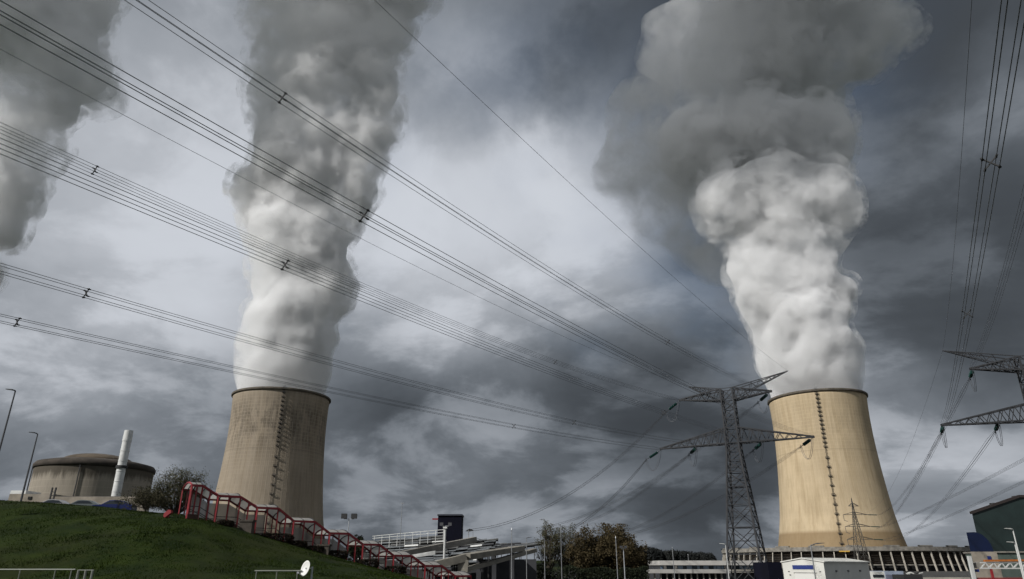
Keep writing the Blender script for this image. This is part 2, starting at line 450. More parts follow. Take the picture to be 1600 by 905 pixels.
# ------------------------------------------------------------------ terrain
GZ = 2.0                                   # level of the plant's yard
pts, hs = [], []
def gp(x, y, z): pts.append((x, y)); hs.append(z)
CREST = [(-60,779,71),(0,783,70),(75,786,70),(150,792,69),(215,799.5,67),(280,804,65),(330,815,64),(380,831,64.5),(440,848,66.5),(520,870,70),(580,888,73.5),(635,904,77)]
for px, py, Y in CREST:
    p = W(px, py, Y); gp(*p)
for px, Y in ((-100,45),(0,45),(150,44),(300,44),(450,45),(560,48)):
    p = W(px, 912, Y); gp(*p)
for px, Y in ((-60,58),(0,57),(120,57),(240,55)):
    p = W(px, 842, Y); gp(p.x, p.y, p.z + 0.3)
for px, py, Y in ((300,858,54),(400,878,56)):
    p = W(px, py, Y); gp(*p)
for x in (-140, -110, -85, -65, -48): 
    for y in (84, 104, 130): gp(x, y, float(np.interp(x, [-140, -85, -65, -48], [12.0, 11.9, 11.4, 10.9])))
for x in (-140, -100): gp(x, 68, 12.6); gp(x, 45, 6)
for x in (-140, -90, -45): gp(x, 215, GZ)
gp(-40, 86, 10.7); gp(-38, 100, 10.4); gp(-30, 78, 9.3); gp(-20, 84, 6.0); gp(-8, 88, 3.5); gp(-25, 105, 4.5); gp(-30, 140, GZ); gp(-15, 120, GZ)
gp(2, 82, 2.4); gp(12, 70, 2.2); gp(10, 90, GZ)
for x in (-60, -30, 0, 25): gp(x, 25, 4.7 if x < 10 else 4.0); gp(x, 0, 4.4); gp(x, -40, 4.4)
gp(60, 25, 3.0); gp(60, 0, 3.4); gp(20, 52, 2.6); gp(50, 60, GZ)
for x in (-160, -60, 0, 60, 120): gp(x, 250, GZ)
for y in (-40, 40, 100, 180): gp(120, y, GZ)
for x, y in ((30,110),(60,110),(90,90),(60,160),(20,180)): gp(x, y, GZ)
for y in (-40, 40): gp(-160, y, 4.4)
A = np.array(pts); H = np.array(hs); n = len(A)
D = np.linalg.norm(A[:, None] - A[None], axis=2)
coef = np.linalg.solve(D + 1e-3 * np.eye(n), H - GZ)
def heights(XY):
    d_ = np.linalg.norm(XY[:, None] - A[None], axis=2)
    h = d_ @ coef + GZ
    x, y = XY[:, 0], XY[:, 1]
    f = np.clip((np.maximum(np.abs(x), 0) - 100) / 60, 0, 1); f = np.maximum(f, np.clip((y - 150) / 90, 0, 1)); f = np.maximum(f, np.clip((-30 - y) / 60, 0, 1))
    f = f * f * (3 - 2 * f)
    return np.maximum(h, GZ - 0.5) * (1 - f) + GZ * f
def hz(x, y): return float(heights(np.array([[x, y]]))[0])
def axis(lo, hi, fine_lo, fine_hi, step):
    a = list(np.arange(fine_lo, fine_hi + 1e-6, step)); s = step
    while a[-1] < hi: s *= 1.25; a.append(a[-1] + s)
    s = step
    while a[0] > lo: s *= 1.25; a.insert(0, a[0] - s)
    return np.array(a)
gx, gy = axis(-9000, 9000, -110, 40, 1.5), axis(-3000, 14000, 15, 130, 1.5)
GX, GY = np.meshgrid(gx, gy); XY = np.stack([GX.ravel(), GY.ravel()], 1)
hh = heights(XY)
hh += np.array([mnoise.noise(Vector((x * 0.35, y * 0.35, 0))) * 0.10 if (abs(x) < 120 and 0 < y < 140) else 0 for x, y in XY])
far = np.clip((XY[:, 1] - 950) / 700, 0, 1)               # gently rising country beyond the plant
hh += far * 16 * (0.6 + 0.4 * np.sin(XY[:, 0] * 0.0021 + 1.0))
nx, ny = len(gx), len(gy)
F_ = [(j*nx+i, j*nx+i+1, (j+1)*nx+i+1, (j+1)*nx+i) for j in range(ny-1) for i in range(nx-1)]
M_ground = bpy.data.materials.new('ground'); M_ground.use_nodes = True
t = M_ground.node_tree; b = t.nodes['Principled BSDF']; b.inputs['Roughness'].default_value = 0.95; b.inputs['Specular IOR Level'].default_value = 0.1
o_ = coords(t); x, y, z = sep(t, o_)
n1 = noise_n(t, o_, 0.35, 7, 0.65); n2 = noise_n(t, o_, 2.2, 5, 0.6); n3 = noise_n(t, o_, 0.09, 4, 0.5)
g = mixc(t, n1.step(0.35, 0.68), (0.007, 0.015, 0.0015), (0.020, 0.033, 0.003))
g = mixc(t, n2.step(0.45, 0.75) * 0.5, g, (0.027, 0.031, 0.004))
g = mixc(t, n3.step(0.45, 0.65) * 0.4, g, (0.020, 0.019, 0.005))
tar = mixc(t, n1, (0.05, 0.05, 0.048), (0.085, 0.083, 0.078))
yard = (x + 0.55 * y).step(28, 48) * y.step(700, 640) * y.step(60, 75)
t.links.new(mixc(t, yard, g, tar).s, b.inputs['Base Color'])
ground = obj('ground', ([tuple(q) for q in np.column_stack([XY, hh])], [], F_), M_ground, None, True); tag(ground, kind='structure')

# grass on the bank
rng = np.random.default_rng(5)
N = 190000
gxs = rng.uniform(-62, 6, N); gys = rng.uniform(38, 76, N)
keep = (gxs + 62 * 0 < (-0.10 * gys + 2)) 
gxs, gys = gxs[keep], gys[keep]; N = len(gxs)
gzs = heights(np.stack([gxs, gys], 1))
pat = np.array([mnoise.noise(Vector((a * 0.5, b_ * 0.5, 3))) for a, b_ in zip(gxs, gys)])
hgt = rng.uniform(0.03, 0.10, N) * (1.0 + 1.0 * pat); an = rng.uniform(0, 2 * np.pi, N); wd = rng.uniform(0.015, 0.045, N)
lx, ly = rng.normal(0, 0.06, N), rng.normal(0, 0.06, N)
V = np.empty((N, 3, 3))
V[:, 0] = np.column_stack([gxs - np.cos(an) * wd, gys - np.sin(an) * wd, gzs - 0.05])
V[:, 1] = np.column_stack([gxs + np.cos(an) * wd, gys + np.sin(an) * wd, gzs - 0.05])
V[:, 2] = np.column_stack([gxs + lx, gys + ly, gzs + hgt])
M_grass = bpy.data.materials.new('grass blades'); M_grass.use_nodes = True
t = M_grass.node_tree; b = t.nodes['Principled BSDF']; b.inputs['Roughness'].default_value = 0.9; b.inputs['Specular IOR Level'].default_value = 0.1
o_ = coords(t)
g = mixc(t, noise_n(t, o_, 0.5, 6, 0.65).step(0.35, 0.68), (0.007, 0.016, 0.0015), (0.023, 0.038, 0.003))
g = mixc(t, noise_n(t, o_, 9, 2, 0.6).step(0.5, 0.8) * 0.5, g, (0.033, 0.035, 0.006))
t.links.new(g.s, b.inputs['Base Color'])
me = bpy.data.meshes.new('grass'); me.from_pydata(V.reshape(-1, 3).tolist(), [], np.arange(N * 3).reshape(-1, 3).tolist()); me.materials.append(M_grass)
gr = bpy.data.objects.new('grass', me); COL.objects.link(gr); tag(gr, kind='stuff')

# ------------------------------------------------------------------ ring of columns round the right tower
M_conc = mat('pale concrete', (0.36, 0.33, 0.28), 0.9, var=0.25, scale=0.4)
M_conc_d = mat('grey concrete', (0.20, 0.185, 0.16), 0.9, var=0.35, scale=0.3)
M_louv = mat('brown louvres', (0.055, 0.042, 0.030), 0.9, var=0.4, scale=0.5)
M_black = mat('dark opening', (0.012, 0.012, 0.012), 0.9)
ring_c = RT; RO, RZ = 109.0, 20.5
MB().lathe([(57.0, 15.0), (57.6, 17.0), (RO - 2, RZ), (RO + .6, RZ), (RO + .6, RZ - 3.2), (RO - 1, RZ - 3.6), (57.0, 15.0)], 144).build('roof_ring', M_conc_d, tower_r)
for q in range(1, 48, 2):
    a0 = 2 * math.pi * q / 48
    MB().lathe([(RO - 1.5, RZ + .02), (RO + .75, RZ + .02), (RO + .75, RZ + 1.1), (RO - 1.5, RZ + 1.1), (RO - 1.5, RZ + .02)], 3, (0, 0), a0 + .01, a0 + 2 * math.pi / 48 - .01).build('parapet_block', M_conc_d, tower_r)
for q in range(80):
    a = 2 * math.pi * q / 80
    rd = Vector((math.cos(a), math.sin(a), 0))
    if rd.dot(Vector((-0.405, -0.914, 0))) < -0.25: continue
    MB().bar(rd * (RO - 1.0) + Vector((0, 0, RZ - 3.3)), rd * (RO + 2.2) + Vector((0, 0, GZ - 0.3)), 0.75, 1.3, up=rd).build('column', M_conc, tower_r)
mb = MB()
for k in range(8):
    zc = RZ - 4.6 - k * 1.35
    mb.lathe([(RO - 1.9, zc + .45), (RO - 2.8, zc - .35), (RO - 2.8, zc - .2), (RO - 1.9, zc + .6), (RO - 1.9, zc + .45)], 144)
mb.build('louvre_ring', M_louv, tower_r)
MB().lathe([(RO - 1.6, 7.2), (RO - 1.0, 7.2), (RO - 1.0, 6.3), (RO - 1.6, 6.3), (RO - 1.6, 7.2)], 144).build('beam_ring', M_conc_d, tower_r)
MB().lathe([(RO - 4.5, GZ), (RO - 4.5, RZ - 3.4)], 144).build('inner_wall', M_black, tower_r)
az = math.atan2(-RT.y, -RT.x)
mb = MB(); rd = Vector((math.cos(az + .02), math.sin(az + .02), 0)); tn = Vector((-rd.y, rd.x, 0))
mb.bar(rd * (RO + 1.7) - tn * 4 + Vector((0, 0, RZ - 3.5)), rd * (RO + 1.7) + tn * 4 + Vector((0, 0, RZ - 3.5)), 1.2, 0.9)
mb.build('gangway', M_yellow, tower_r)

# ------------------------------------------------------------------ reactor building on the left
def stained(name, base, dark, ztop, zfade, streak=0.5):
    m = bpy.data.materials.new(name); m.use_nodes = True
    t = m.node_tree; b = t.nodes['Principled BSDF']; b.inputs['Roughness'].default_value = 0.95; b.inputs['Specular IOR Level'].default_value = 0.15
    o = coords(t); x, y, z = sep(t, o)
    s = noise_n(t, comb(t, x * 0.5, y * 0.5, z * 0.09), 1.0, 7, 0.68)
    c = mixc(t, s.step(0.40, 0.72) * 0.6, base, tuple(q * 0.62 for q in base))
    pan = ((z * 0.42).frac() - 0.5).abs().step(0.44, 0.5).max(((x._m('ARCTAN2', y) * 16).frac() - 0.5).abs().step(0.45, 0.5))
    c = mixc(t, pan * 0.5, c, tuple(q * 1.3 for q in base))
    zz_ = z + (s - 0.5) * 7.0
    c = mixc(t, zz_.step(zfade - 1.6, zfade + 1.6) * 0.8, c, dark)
    t.links.new(c.s, b.inputs['Base Color']); return m
YR = 285.0
rr = 96 * mpp(138, 745, YR) / 1.17
z_top = zat(717, YR - rr * 0.9); z_dome = zat(708, YR - rr * 0.2)
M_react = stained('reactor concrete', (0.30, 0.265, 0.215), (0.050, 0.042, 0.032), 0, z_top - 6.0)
M_corn = mat('weathered cornice', (0.050, 0.040, 0.031), 0.95, var=0.4, scale=0.25)
M_dome = mat('dome concrete', (0.085, 0.065, 0.045), 0.95, var=0.3, scale=0.15)
rc_ = thing('reactor_building', 'round streaked concrete reactor building with a low dome, behind the white stack', 'reactor building', (xat(140, YR, 30), YR, 0))
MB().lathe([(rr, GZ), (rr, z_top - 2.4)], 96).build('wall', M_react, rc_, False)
MB().lathe([(rr - .1, z_top - 2.45), (rr + .5, z_top - 2.3), (rr + .6, z_top - 1), (rr - .2, z_top), (rr - 4, z_top + .9), (rr * .55, z_top + 1.4)], 96).build('cornice', M_corn, rc_, True)
dp = [(rr * .60 * math.cos(q), z_top + 1.3 + (z_dome - z_top - 1.3) * math.sin(q)) for q in np.linspace(0, math.pi / 2, 14)]
MB().lathe(dp, 72).build('dome', M_dome, rc_, True)
for a in (-2.55, -1.3):
    MB().bar((math.cos(a) * (rr + .35), math.sin(a) * (rr + .35), 12), (math.cos(a) * (rr + .35), math.sin(a) * (rr + .35), z_top - 2.4), 0.3, 0.3).build('downpipe', M_dark_iron, rc_)

M_white_m = mat('white painted steel', (0.62, 0.62, 0.60), 0.5, var=0.14, scale=0.6, bump=0.1, bscale=2)
YS = 190.0
st = thing('chimney_stack', 'white banded steel stack leaning across the round reactor building', 'chimney', (xat(187, YS, 28), YS, 0))
rs = 6.4 * mpp(198, 730, YS)
zt_ = zat(673, YS)
prof = []
zc = 3.0
while zc < zt_ - 3:
    prof += [(rs, zc), (rs, zc + 2.45), (rs + .07, zc + 2.5), (rs + .07, zc + 2.62)]; zc += 2.65
MB().lathe(prof + [(rs, zt_), (rs - .18, zt_), (rs - .18, zt_ - 5)], 32).build('flue', M_white_m, st)
zb = zat(732, YS)
MB().lathe([(rs, zb), (rs + .35, zb), (rs + .35, zb + .7), (rs, zb + .7)], 32).build('collar', M_dark_iron, st)

# ------------------------------------------------------------------ low buildings on the plateau
M_beige = mat('stained render', (0.27, 0.235, 0.19), 0.95, var=0.3, scale=0.3)
YB = 150.0
def pxbox(name, px0, px1, pt, pb, Y, depth, m, parent=None, zb=None):
    z1 = zat(pt, Y); z0 = zat(pb, Y) if zb is None else zb
    mb = MB().box((xat(px0, Y, z1), Y, z0), (xat(px1, Y, z1), Y + depth, z1))
    o = mb.build(name, m)
    if parent is not None: o.parent = parent; o.matrix_parent_inverse = Matrix.Translation(parent.location).inverted()
    return o
lb = thing('service_building', 'long low beige building with a white roof unit at the foot of the reactor building', 'building', (xat(50, YB, 20), YB, 0))
pxbox('wall', 15, 84, 772, 800, YB, 12, M_beige, lb)
pxbox('roof_unit', 17, 41, 766.5, 771.8, YB + 3, 5, M_white_m, lb)
pxbox('window', 44, 49.5, 776, 780.5, YB - .15, .3, M_black, lb)
mb = MB()
z1 = zat(772, YB)
for px in (80, 85.5): mb.bar((xat(px, YB - 1, z1), YB - 1, z1 - 5), (xat(px, YB - 1, z1), YB - 1, z1 + 1.2), .25)
for q in range(8): mb.bar((xat(80, YB - 1, z1), YB - 1, z1 - 4.6 + q * .7), (xat(85.5, YB - 1, z1), YB - 1, z1 - 4.6 + q * .7), .15)
o = mb.build('ladder', M_dark_iron, lb); o.matrix_parent_inverse = Matrix.Translation(lb.location).inverted()
yw = 140
tag(pxbox('concrete_wall', 86, 232, 776, 805, yw, 1.2, M_beige), 'plain concrete wall behind the parked cars on the bank', 'wall')
M_slate_shade = mat('dark roofing and shade tone', (0.035, 0.036, 0.04), 0.7, var=0.2, scale=0.5)  # roofing, also used as shade tone for parts under the deck
tag(pxbox('flat_roof_shed', 96, 205, 775.5, 783, yw + 6, 8, M_slate_shade), 'dark flat roofed shed showing above the concrete wall', 'shed')

# ------------------------------------------------------------------ trees and shrubs
M_bark = mat('bark', (0.075, 0.06, 0.045), 0.95, var=0.3, scale=3)
def leafmat(name, c1, c2, sc=0.8):
    m = bpy.data.materials.new(name); m.use_nodes = True
    t = m.node_tree; b = t.nodes['Principled BSDF']; b.inputs['Roughness'].default_value = 0.8; b.inputs['Specular IOR Level'].default_value = 0.15
    o = coords(t)
    t.links.new(mixc(t, noise_n(t, o, sc, 5, 0.7).step(0.35, 0.68), c1, c2).s, b.inputs['Base Color']); return m
L_pale = leafmat('budding twigs', (0.045, 0.045, 0.022), (0.110, 0.105, 0.060))
L_olive = leafmat('olive foliage', (0.036, 0.033, 0.018), (0.080, 0.073, 0.042))
L_brown = leafmat('brown green foliage', (0.042, 0.033, 0.015), (0.084, 0.063, 0.031))
L_dark = leafmat('dark evergreen foliage', (0.010, 0.014, 0.008), (0.024, 0.030, 0.014))
L_hedge = leafmat('dark brown foliage', (0.012, 0.010, 0.007), (0.030, 0.022, 0.013), 2.0)
def tree(name, label, cat, x, y, z0, h, w, lm, leaves=5000, leaf=0.16, trunk_frac=0.25, branches=9, twigs=4, seed=1, group=None, tr=None, dens=1.0, low=0.2, full=0):
    rg = random.Random(seed); nr = np.random.default_rng(seed)
    t = thing(name, label, cat, (x, y, z0), 0, group)
    tr = tr or max(0.05, h * 0.018)
    mb = MB(); tips = []
    nst = max(1, 1 + (branches > 8))
    th = h * trunk_frac
    mb.tube([(0, 0, -0.4), (rg.uniform(-.1, .1), 0, th * .5), (rg.uniform(-.15, .15), rg.uniform(-.15, .15), th)], [tr * 1.3, tr, tr * .85], 7)
    for i in range(branches):
        a = 2 * math.pi * i / branches + rg.uniform(-.4, .4)
        up = rg.uniform(0.35, 1.0); s0 = Vector((0, 0, th * rg.uniform(.6, 1.0)))
        reach = w / 2 * math.sqrt(max(0.05, 1 - (up * .93) ** 2)) * rg.uniform(.75, 1.05)
        end = Vector((math.cos(a) * reach, math.sin(a) * reach, th * .7 + (h * .95 - th * .7) * up))
        mid = s0.lerp(end, .5) + Vector((math.cos(a) * reach * .15, math.sin(a) * reach * .15, rg.uniform(-.05, .05) * h))
        mb.tube([s0, mid, end], [tr * .6, tr * .34, tr * .1], 5)
        for k in range(twigs):
            f = rg.uniform(.3, 1.0); p = s0.lerp(mid, f * 2) if f < .5 else mid.lerp(end, f * 2 - 1)
            q = p + Vector((rg.gauss(0, 1), rg.gauss(0, 1), rg.uniform(.2, 1.4))).normalized() * h * rg.uniform(.08, .2)
            mb.tube([p, p.lerp(q, .5) + Vector((rg.gauss(0, .02), rg.gauss(0, .02), 0)) * h, q], [tr * .22, tr * .14, tr * .05], 4)
            tips += [q, p.lerp(q, .6)]
        tips += [end, mid.lerp(end, .6), mid]
    mb.build('trunk', M_bark, t)
    for k in range(full):                   # extra leafy twigs through the whole crown, down to the skirt
        q = nr.normal(0, 1, 3); q /= np.linalg.norm(q); rr_ = nr.uniform(.35, .97)
        zc = .5 + .5 * q[2] * rr_; sw_ = (1.0 if zc < .5 else math.sqrt(max(.02, 1 - (2 * zc - 1) ** 2)))
        tips.append(Vector((q[0] * rr_ * w / 2 * sw_, q[1] * rr_ * w / 2 * sw_, h * (.02 + .92 * zc))))
    tp = np.array([tuple(q) for q in tips]); n = int(leaves * dens)
    base = tp[nr.integers(0, len(tp), n)]
    off = nr.normal(0, 1, (n, 3)); off *= (nr.uniform(0, 1, n) ** .5 / np.linalg.norm(off, axis=1))[:, None] * (w * (.17 if not full else .11))
    c = base + off; c[:, 2] = np.clip(c[:, 2], h * low, h * 1.03)
    u = nr.normal(0, 1, (n, 3)); u /= np.linalg.norm(u, axis=1)[:, None]
    v = np.cross(u, nr.normal(0, 1, (n, 3))); v /= np.linalg.norm(v, axis=1)[:, None]
    sz = nr.uniform(.5, 1.2, n)[:, None] * leaf
    q = np.stack([c - u * sz, c + v * sz * .5, c + u * sz, c - v * sz * .5], 1).reshape(-1, 3)
    obj('crown', (q.tolist(), [], np.arange(n * 4).reshape(-1, 4).tolist()), lm, t)
    return t
def tree_px(name, label, cat, pxc, pyt, pxw, Y, z0, lm, **k):
    zt = zat(pyt, Y); x = xat(pxc, Y, (zt + z0) / 2); w = pxw * mpp(pxc, pyt, Y)
    return tree(name, label, cat, x, Y, z0, zt - z0, w, lm, **k)
tree_px('bare_tree', 'pale budding tree with thin twigs beside the top of the red stairway', 'tree', 278, 728, 92, 84, 10.5, L_pale, leaves=20000, full=130, leaf=.08, branches=30, twigs=12, seed=11, trunk_frac=.18, low=.1, tr=.16)
tree_px('willow_bush', 'low olive brown bush between the blue car and the pale budding tree', 'bush', 230, 763, 80, 80, 11.6, L_olive, leaves=8000, full=80, leaf=.08, branches=16, twigs=6, seed=12, trunk_frac=.1, low=0.02, tr=.08)
GT = 'trees beyond the terraced roofs'
tree_px('pale_tree', 'pale leafless tree at the left end of the tree clump', 'tree', 858, 815, 40, 150, GZ, L_pale, leaves=6500, full=30, leaf=.13, branches=20, twigs=8, seed=21, group=GT, low=.25)
tree_px('pale_tree', 'taller pale leafless tree leaning into the brown green clump', 'tree', 884, 811, 42, 152, GZ, L_pale, leaves=7000, full=30, leaf=.13, branches=22, twigs=8, seed=22, group=GT, low=.25)
tree_px('bushy_tree', 'brown green bushy tree in the middle of the clump', 'tree', 918, 820, 66, 148, GZ, L_brown, leaves=15000, full=150, leaf=.21, branches=18, twigs=6, seed=23, group=GT, low=.02)
tree_px('bushy_tree', 'broad brown bushy tree at the right end of the clump', 'tree', 965, 821, 88, 150, GZ, L_brown, leaves=21000, full=200, leaf=.22, branches=22, twigs=6, seed=24, group=GT, low=.02)
tree_px('bushy_tree', 'low rounded brown bush in front of the far wooded hill', 'bush', 996, 848, 34, 153, GZ, L_brown, leaves=9000, full=90, leaf=.2, branches=12, twigs=5, seed=25, group=GT, low=.02)
tree_px('evergreen_tree', 'small dark evergreen behind the stairway beside the twin floodlight', 'tree', 556, 829, 26, 120, 5.5, L_dark, leaves=6000, full=60, leaf=.16, branches=12, twigs=4, seed=31, low=.1)
def hedge(label, px0, px1, pyt, Y, dep, lm, n=9000, leaf=.16, seed=3):
    zt = zat(pyt, Y); x0, x1 = xat(px0, Y, zt), xat(px1, Y, zt); nr = np.random.default_rng(seed)
    t = thing('hedge', label, 'hedge', ((x0 + x1) / 2, Y, GZ))
    c = np.stack([nr.uniform(x0 - t.location.x, x1 - t.location.x, n), nr.uniform(-dep / 2, dep / 2, n), nr.uniform(0, 1, n)], 1)
    top = np.array([(zt - GZ) * (.82 + .22 * mnoise.noise(Vector((q * .35, seed, 0)))) for q in c[:, 0]])
    c[:, 2] *= top
    u = nr.normal(0, 1, (n, 3)); u /= np.linalg.norm(u, axis=1)[:, None]; v = np.cross(u, nr.normal(0, 1, (n, 3))); v /= np.linalg.norm(v, axis=1)[:, None]
    s_ = leaf * nr.uniform(.6, 1.3, n)[:, None]
    Q = np.stack([c - u * s_, c + v * s_ * .6, c + u * s_, c - v * s_ * .6], 1).reshape(-1, 3)
    obj('foliage', (Q.tolist(), [], np.arange(n * 4).reshape(-1, 4).tolist()), lm, t)
    mb = MB()
    for k in range(14):
        x = nr.uniform(x0, x1) - t.location.x; mb.tube([(x, 0, -.3), (x + .1, 0, (zt - GZ) * .6)], [.08, .04], 5)
    mb.build('stems', M_bark, t)
hedge('dark ragged hedge at the foot of the brown green tree clump', 838, 1012, 880, 143, 3.0, L_dark, 16000)
# far wood on the rise
nr = np.random.default_rng(9); Q = []
for i in range(260):
    px = nr.uniform(1000, 1114); Y = nr.uniform(880, 930)
    top = np.interp(px, [1000, 1020, 1035, 1050, 1075, 1100, 1112, 1114], [853, 853, 858, 857, 859, 861, 863, 869]) + nr.uniform(0, 3)
    p = W(px, top, Y); r = nr.uniform(3, 6)
    n = 260; o3 = nr.normal(0, 1, (n, 3)); o3 /= np.linalg.norm(o3, axis=1)[:, None]
    zlow = nr.uniform(0, 1, n) ** 1.0
    c = np.array(p) + o3 * r * nr.uniform(.6, 1, n)[:, None]; c[:, 2] -= r; c[:, 2] -= zlow * max(2, p.z - r - GZ - 1) * 1.0
    u = nr.normal(0, 1, (n, 3)); u /= np.linalg.norm(u, axis=1)[:, None]; v = np.cross(u, o3)
    Q.append(np.stack([c - u * 1.2, c + v * .8, c + u * 1.2, c - v * .8], 1).reshape(-1, 3))
Q = np.concatenate(Q)
tag(obj('far_wood', (Q.tolist(), [], np.arange(len(Q)).reshape(-1, 4).tolist()), leafmat('far wood', (0.014, 0.016, 0.016), (0.026, 0.028, 0.026), .05)), kind='stuff')
# ------------------------------------------------------------------ covered stairway down the bank
M_red = mat('red paint', (0.25, 0.018, 0.023), 0.45, var=0.2, scale=2)
M_redk = mat('dark red paint', (0.15, 0.013, 0.016), 0.5)
M_redd = mat('brown red brick', (0.060, 0.028, 0.022), 0.9, var=0.3, scale=2)
M_steel_d = mat('dark steel', (0.03, 0.03, 0.035), 0.5, 0.4)
def translucent(name, col, mixf):
    m = bpy.data.materials.new(name); m.use_nodes = True
    t = m.node_tree; b = t.nodes['Principled BSDF']; b.inputs['Roughness'].default_value = 0.35
    f = noise_n(t, coords(t), 0.8, 5, 0.6)
    t.links.new(mixc(t, f.step(0.3, 0.7), tuple(c * .8 for c in col), col).s, b.inputs['Base Color'])
    tr = t.nodes.new('ShaderNodeBsdfTranslucent'); tr.inputs[0].default_value = (*col, 1)
    tp = t.nodes.new('ShaderNodeBsdfTransparent')
    m1 = t.nodes.new('ShaderNodeMixShader'); m1.inputs[0].default_value = 0.5
    m2 = t.nodes.new('ShaderNodeMixShader'); m2.inputs[0].default_value = mixf
    t.links.new(b.outputs[0], m1.inputs[1]); t.links.new(tr.outputs[0], m1.inputs[2])
    t.links.new(m1.outputs[0], m2.inputs[1]); t.links.new(tp.outputs[0], m2.inputs[2])
    t.links.new(m2.outputs[0], t.nodes['Material Output'].inputs[0]); return m
M_roofp = translucent('frosted roof panel', (0.62, 0.59, 0.54), 0.12)
M_wallp = translucent('frosted wall panel', (0.46, 0.43, 0.41), 0.35)
# near eave: alternating level bays and sloping bays
EAVE = [(300,758.5),(317,759.5),(341,775),(376,776.5),(402,793.5),(435,794.5),(459,814.5),(492,815.5),(515,833.5),(545,834.5),(567,851),(593,851.5),(615,868.5),(643,869.5),(664,884.5),(690,885.5),(711,900.5),(736,901.5)]
YE0, YE1 = 63.5, 79.5
def eave_pt(px, py):
    # on the vertical plane through the two ends of the stair
    a = (xat(300, YE0, zat(758, YE0)), YE0); bb = (xat(736, YE1, zat(901, YE1)), YE1)
    dx_, dy_ = bb[0] - a[0], bb[1] - a[1]
    r = ray(px, py); k = (a[0] * dy_ - a[1] * dx_) / (r.x * dy_ - r.y * dx_)
    p = r * k; return Vector((p.x, p.y, p.z + CZ))
EP = [eave_pt(*q) for q in EAVE]
for i in range(2, len(EP)):                # level bays are truly level
    if i % 2 == 1: EP[i].z = EP[i - 1].z
EP[1].z = EP[0].z
run = (EP[-1] - EP[0]); run.z = 0; run.normalize(); nrm = Vector((-run.y, run.x, 0))
WD, DROP = 4.3, 0.0
FP = [p + nrm * WD for p in EP]
stair = thing('covered_stairway', 'red framed stairway with stepped frosted roof going down the grass bank', 'stairway', (EP[0].x, EP[0].y, 9.5))
IL = Matrix.Translation(stair.location).inverted()
def sb(mb, name, m):
    o = mb.build(name, m, stair); o.matrix_parent_inverse = IL; return o
def chord(P_, w=.17, h=.2):
    mb = MB()
    for a, b in zip(P_, P_[1:]): mb.bar(a, b, w, h)
    return mb
sb(chord(EP), 'eave_beam', M_red); sb(chord(FP, .16, .18), 'eave_beam', M_redk)
RISE = .42
def arch(a, b, n=8):
    return [a.lerp(b, k / n) + Vector((0, 0, RISE * math.sin(math.pi * k / n) ** .8 if 0 < k < n else 0)) for k in range(n + 1)]
mids = []
for i in range(len(EP) - 1):
    mids.append(EP[i]);
    mids.append(EP[i].lerp(EP[i + 1], .5))
mids.append(EP[-1])
for i, p in enumerate(mids):
    sb(MB().tube(arch(p, p + nrm * WD), .055 if i % 2 else .075, 6), 'roof_rib', M_red if i % 2 == 0 and i % 4 == 0 else M_steel_d)
for i in range(len(mids) - 1):
    A1, A2 = arch(mids[i], mids[i] + nrm * WD), arch(mids[i + 1], mids[i + 1] + nrm * WD)
    mb = MB(); k = len(A1); e = (mids[i + 1] - mids[i]) * .012; up = Vector((0, 0, .03))
    mb.add([p + e + up for p in A1] + [p - e + up for p in A2], [(q, q + 1, k + q + 1, k + q) for q in range(k - 1)])
    sb(mb, 'roof_panel', M_roofp)
# floor level under every node, following the bank
FL = []
for i, p in enumerate(mids): FL.append(p.z - 2.75)
def gbase(p): return min(hz(p.x, p.y) - 0.3, p.z - 2.4)
for i, p in enumerate(mids):
    if True:
        sb(MB().bar(Vector((p.x, p.y, gbase(p))), p, .17 if i % 4 == 0 else .11), 'post', M_red)
    q = p + nrm * WD
    if True: sb(MB().bar(Vector((q.x, q.y, min(gbase(q), FL[i]))), q, .10), 'post', M_redk if i else M_red)
# portal at the top end
a, b = EP[0], FP[0]
sb(MB().tube(arch(a, b), .085, 6), 'portal_arch', M_red)
mb = MB()
for i in range(len(mids) - 1):             # treads and landings
    p, q = mids[i], mids[i + 1]
    lvl = abs(p.z - q.z) < .05
    n_ = 1 if lvl else 3
    for k in range(n_):
        a = p.lerp(q, k / n_); c = p.lerp(q, (k + 1) / n_); zf = min(a.z, c.z) - 2.72
        mb.extr([Vector((a.x, a.y, zf - .35)), Vector((c.x, c.y, zf - .35)), Vector((c.x, c.y, zf)), Vector((a.x, a.y, zf))], nrm * WD)
sb(mb, 'steps', M_conc_d)
mb = MB()
for i in range(len(mids) - 1):             # stepped base wall on the near side
    p, q = mids[i], mids[i + 1]
    z1 = min(p.z, q.z) - 2.42; n0 = -nrm * .12
    mb.extr([Vector((p.x, p.y, z1 - 2.2)) + n0, Vector((q.x, q.y, z1 - 2.2)) + n0, Vector((q.x, q.y, z1)) + n0, Vector((p.x, p.y, z1)) + n0], nrm * .1)
sb(mb, 'base_wall', M_redd)
for off, m_ in ((.25, M_steel_d), (WD - .3, M_steel_d)):
    mb = MB()
    for h in (1.75, 2.2):
        for a, b in zip(mids, mids[1:]): mb.bar(a + nrm * off - Vector((0, 0, h)), b + nrm * off - Vector((0, 0, h)), .06)
    sb(mb, 'handrail', m_)
for i in range(0, len(mids) - 1, 2):
    p, q = mids[i] + nrm * (WD - .12), mids[i + 2 if i + 2 < len(mids) else i + 1] + nrm * (WD - .12)
    if i % 10 == 0: continue
    d1 = Vector((0, 0, .35)); d2 = Vector((0, 0, 2.5))
    sb(MB().extr([p - d2, q - d2, q - d1, p - d1], nrm * .03), 'wall_panel', M_wallp)
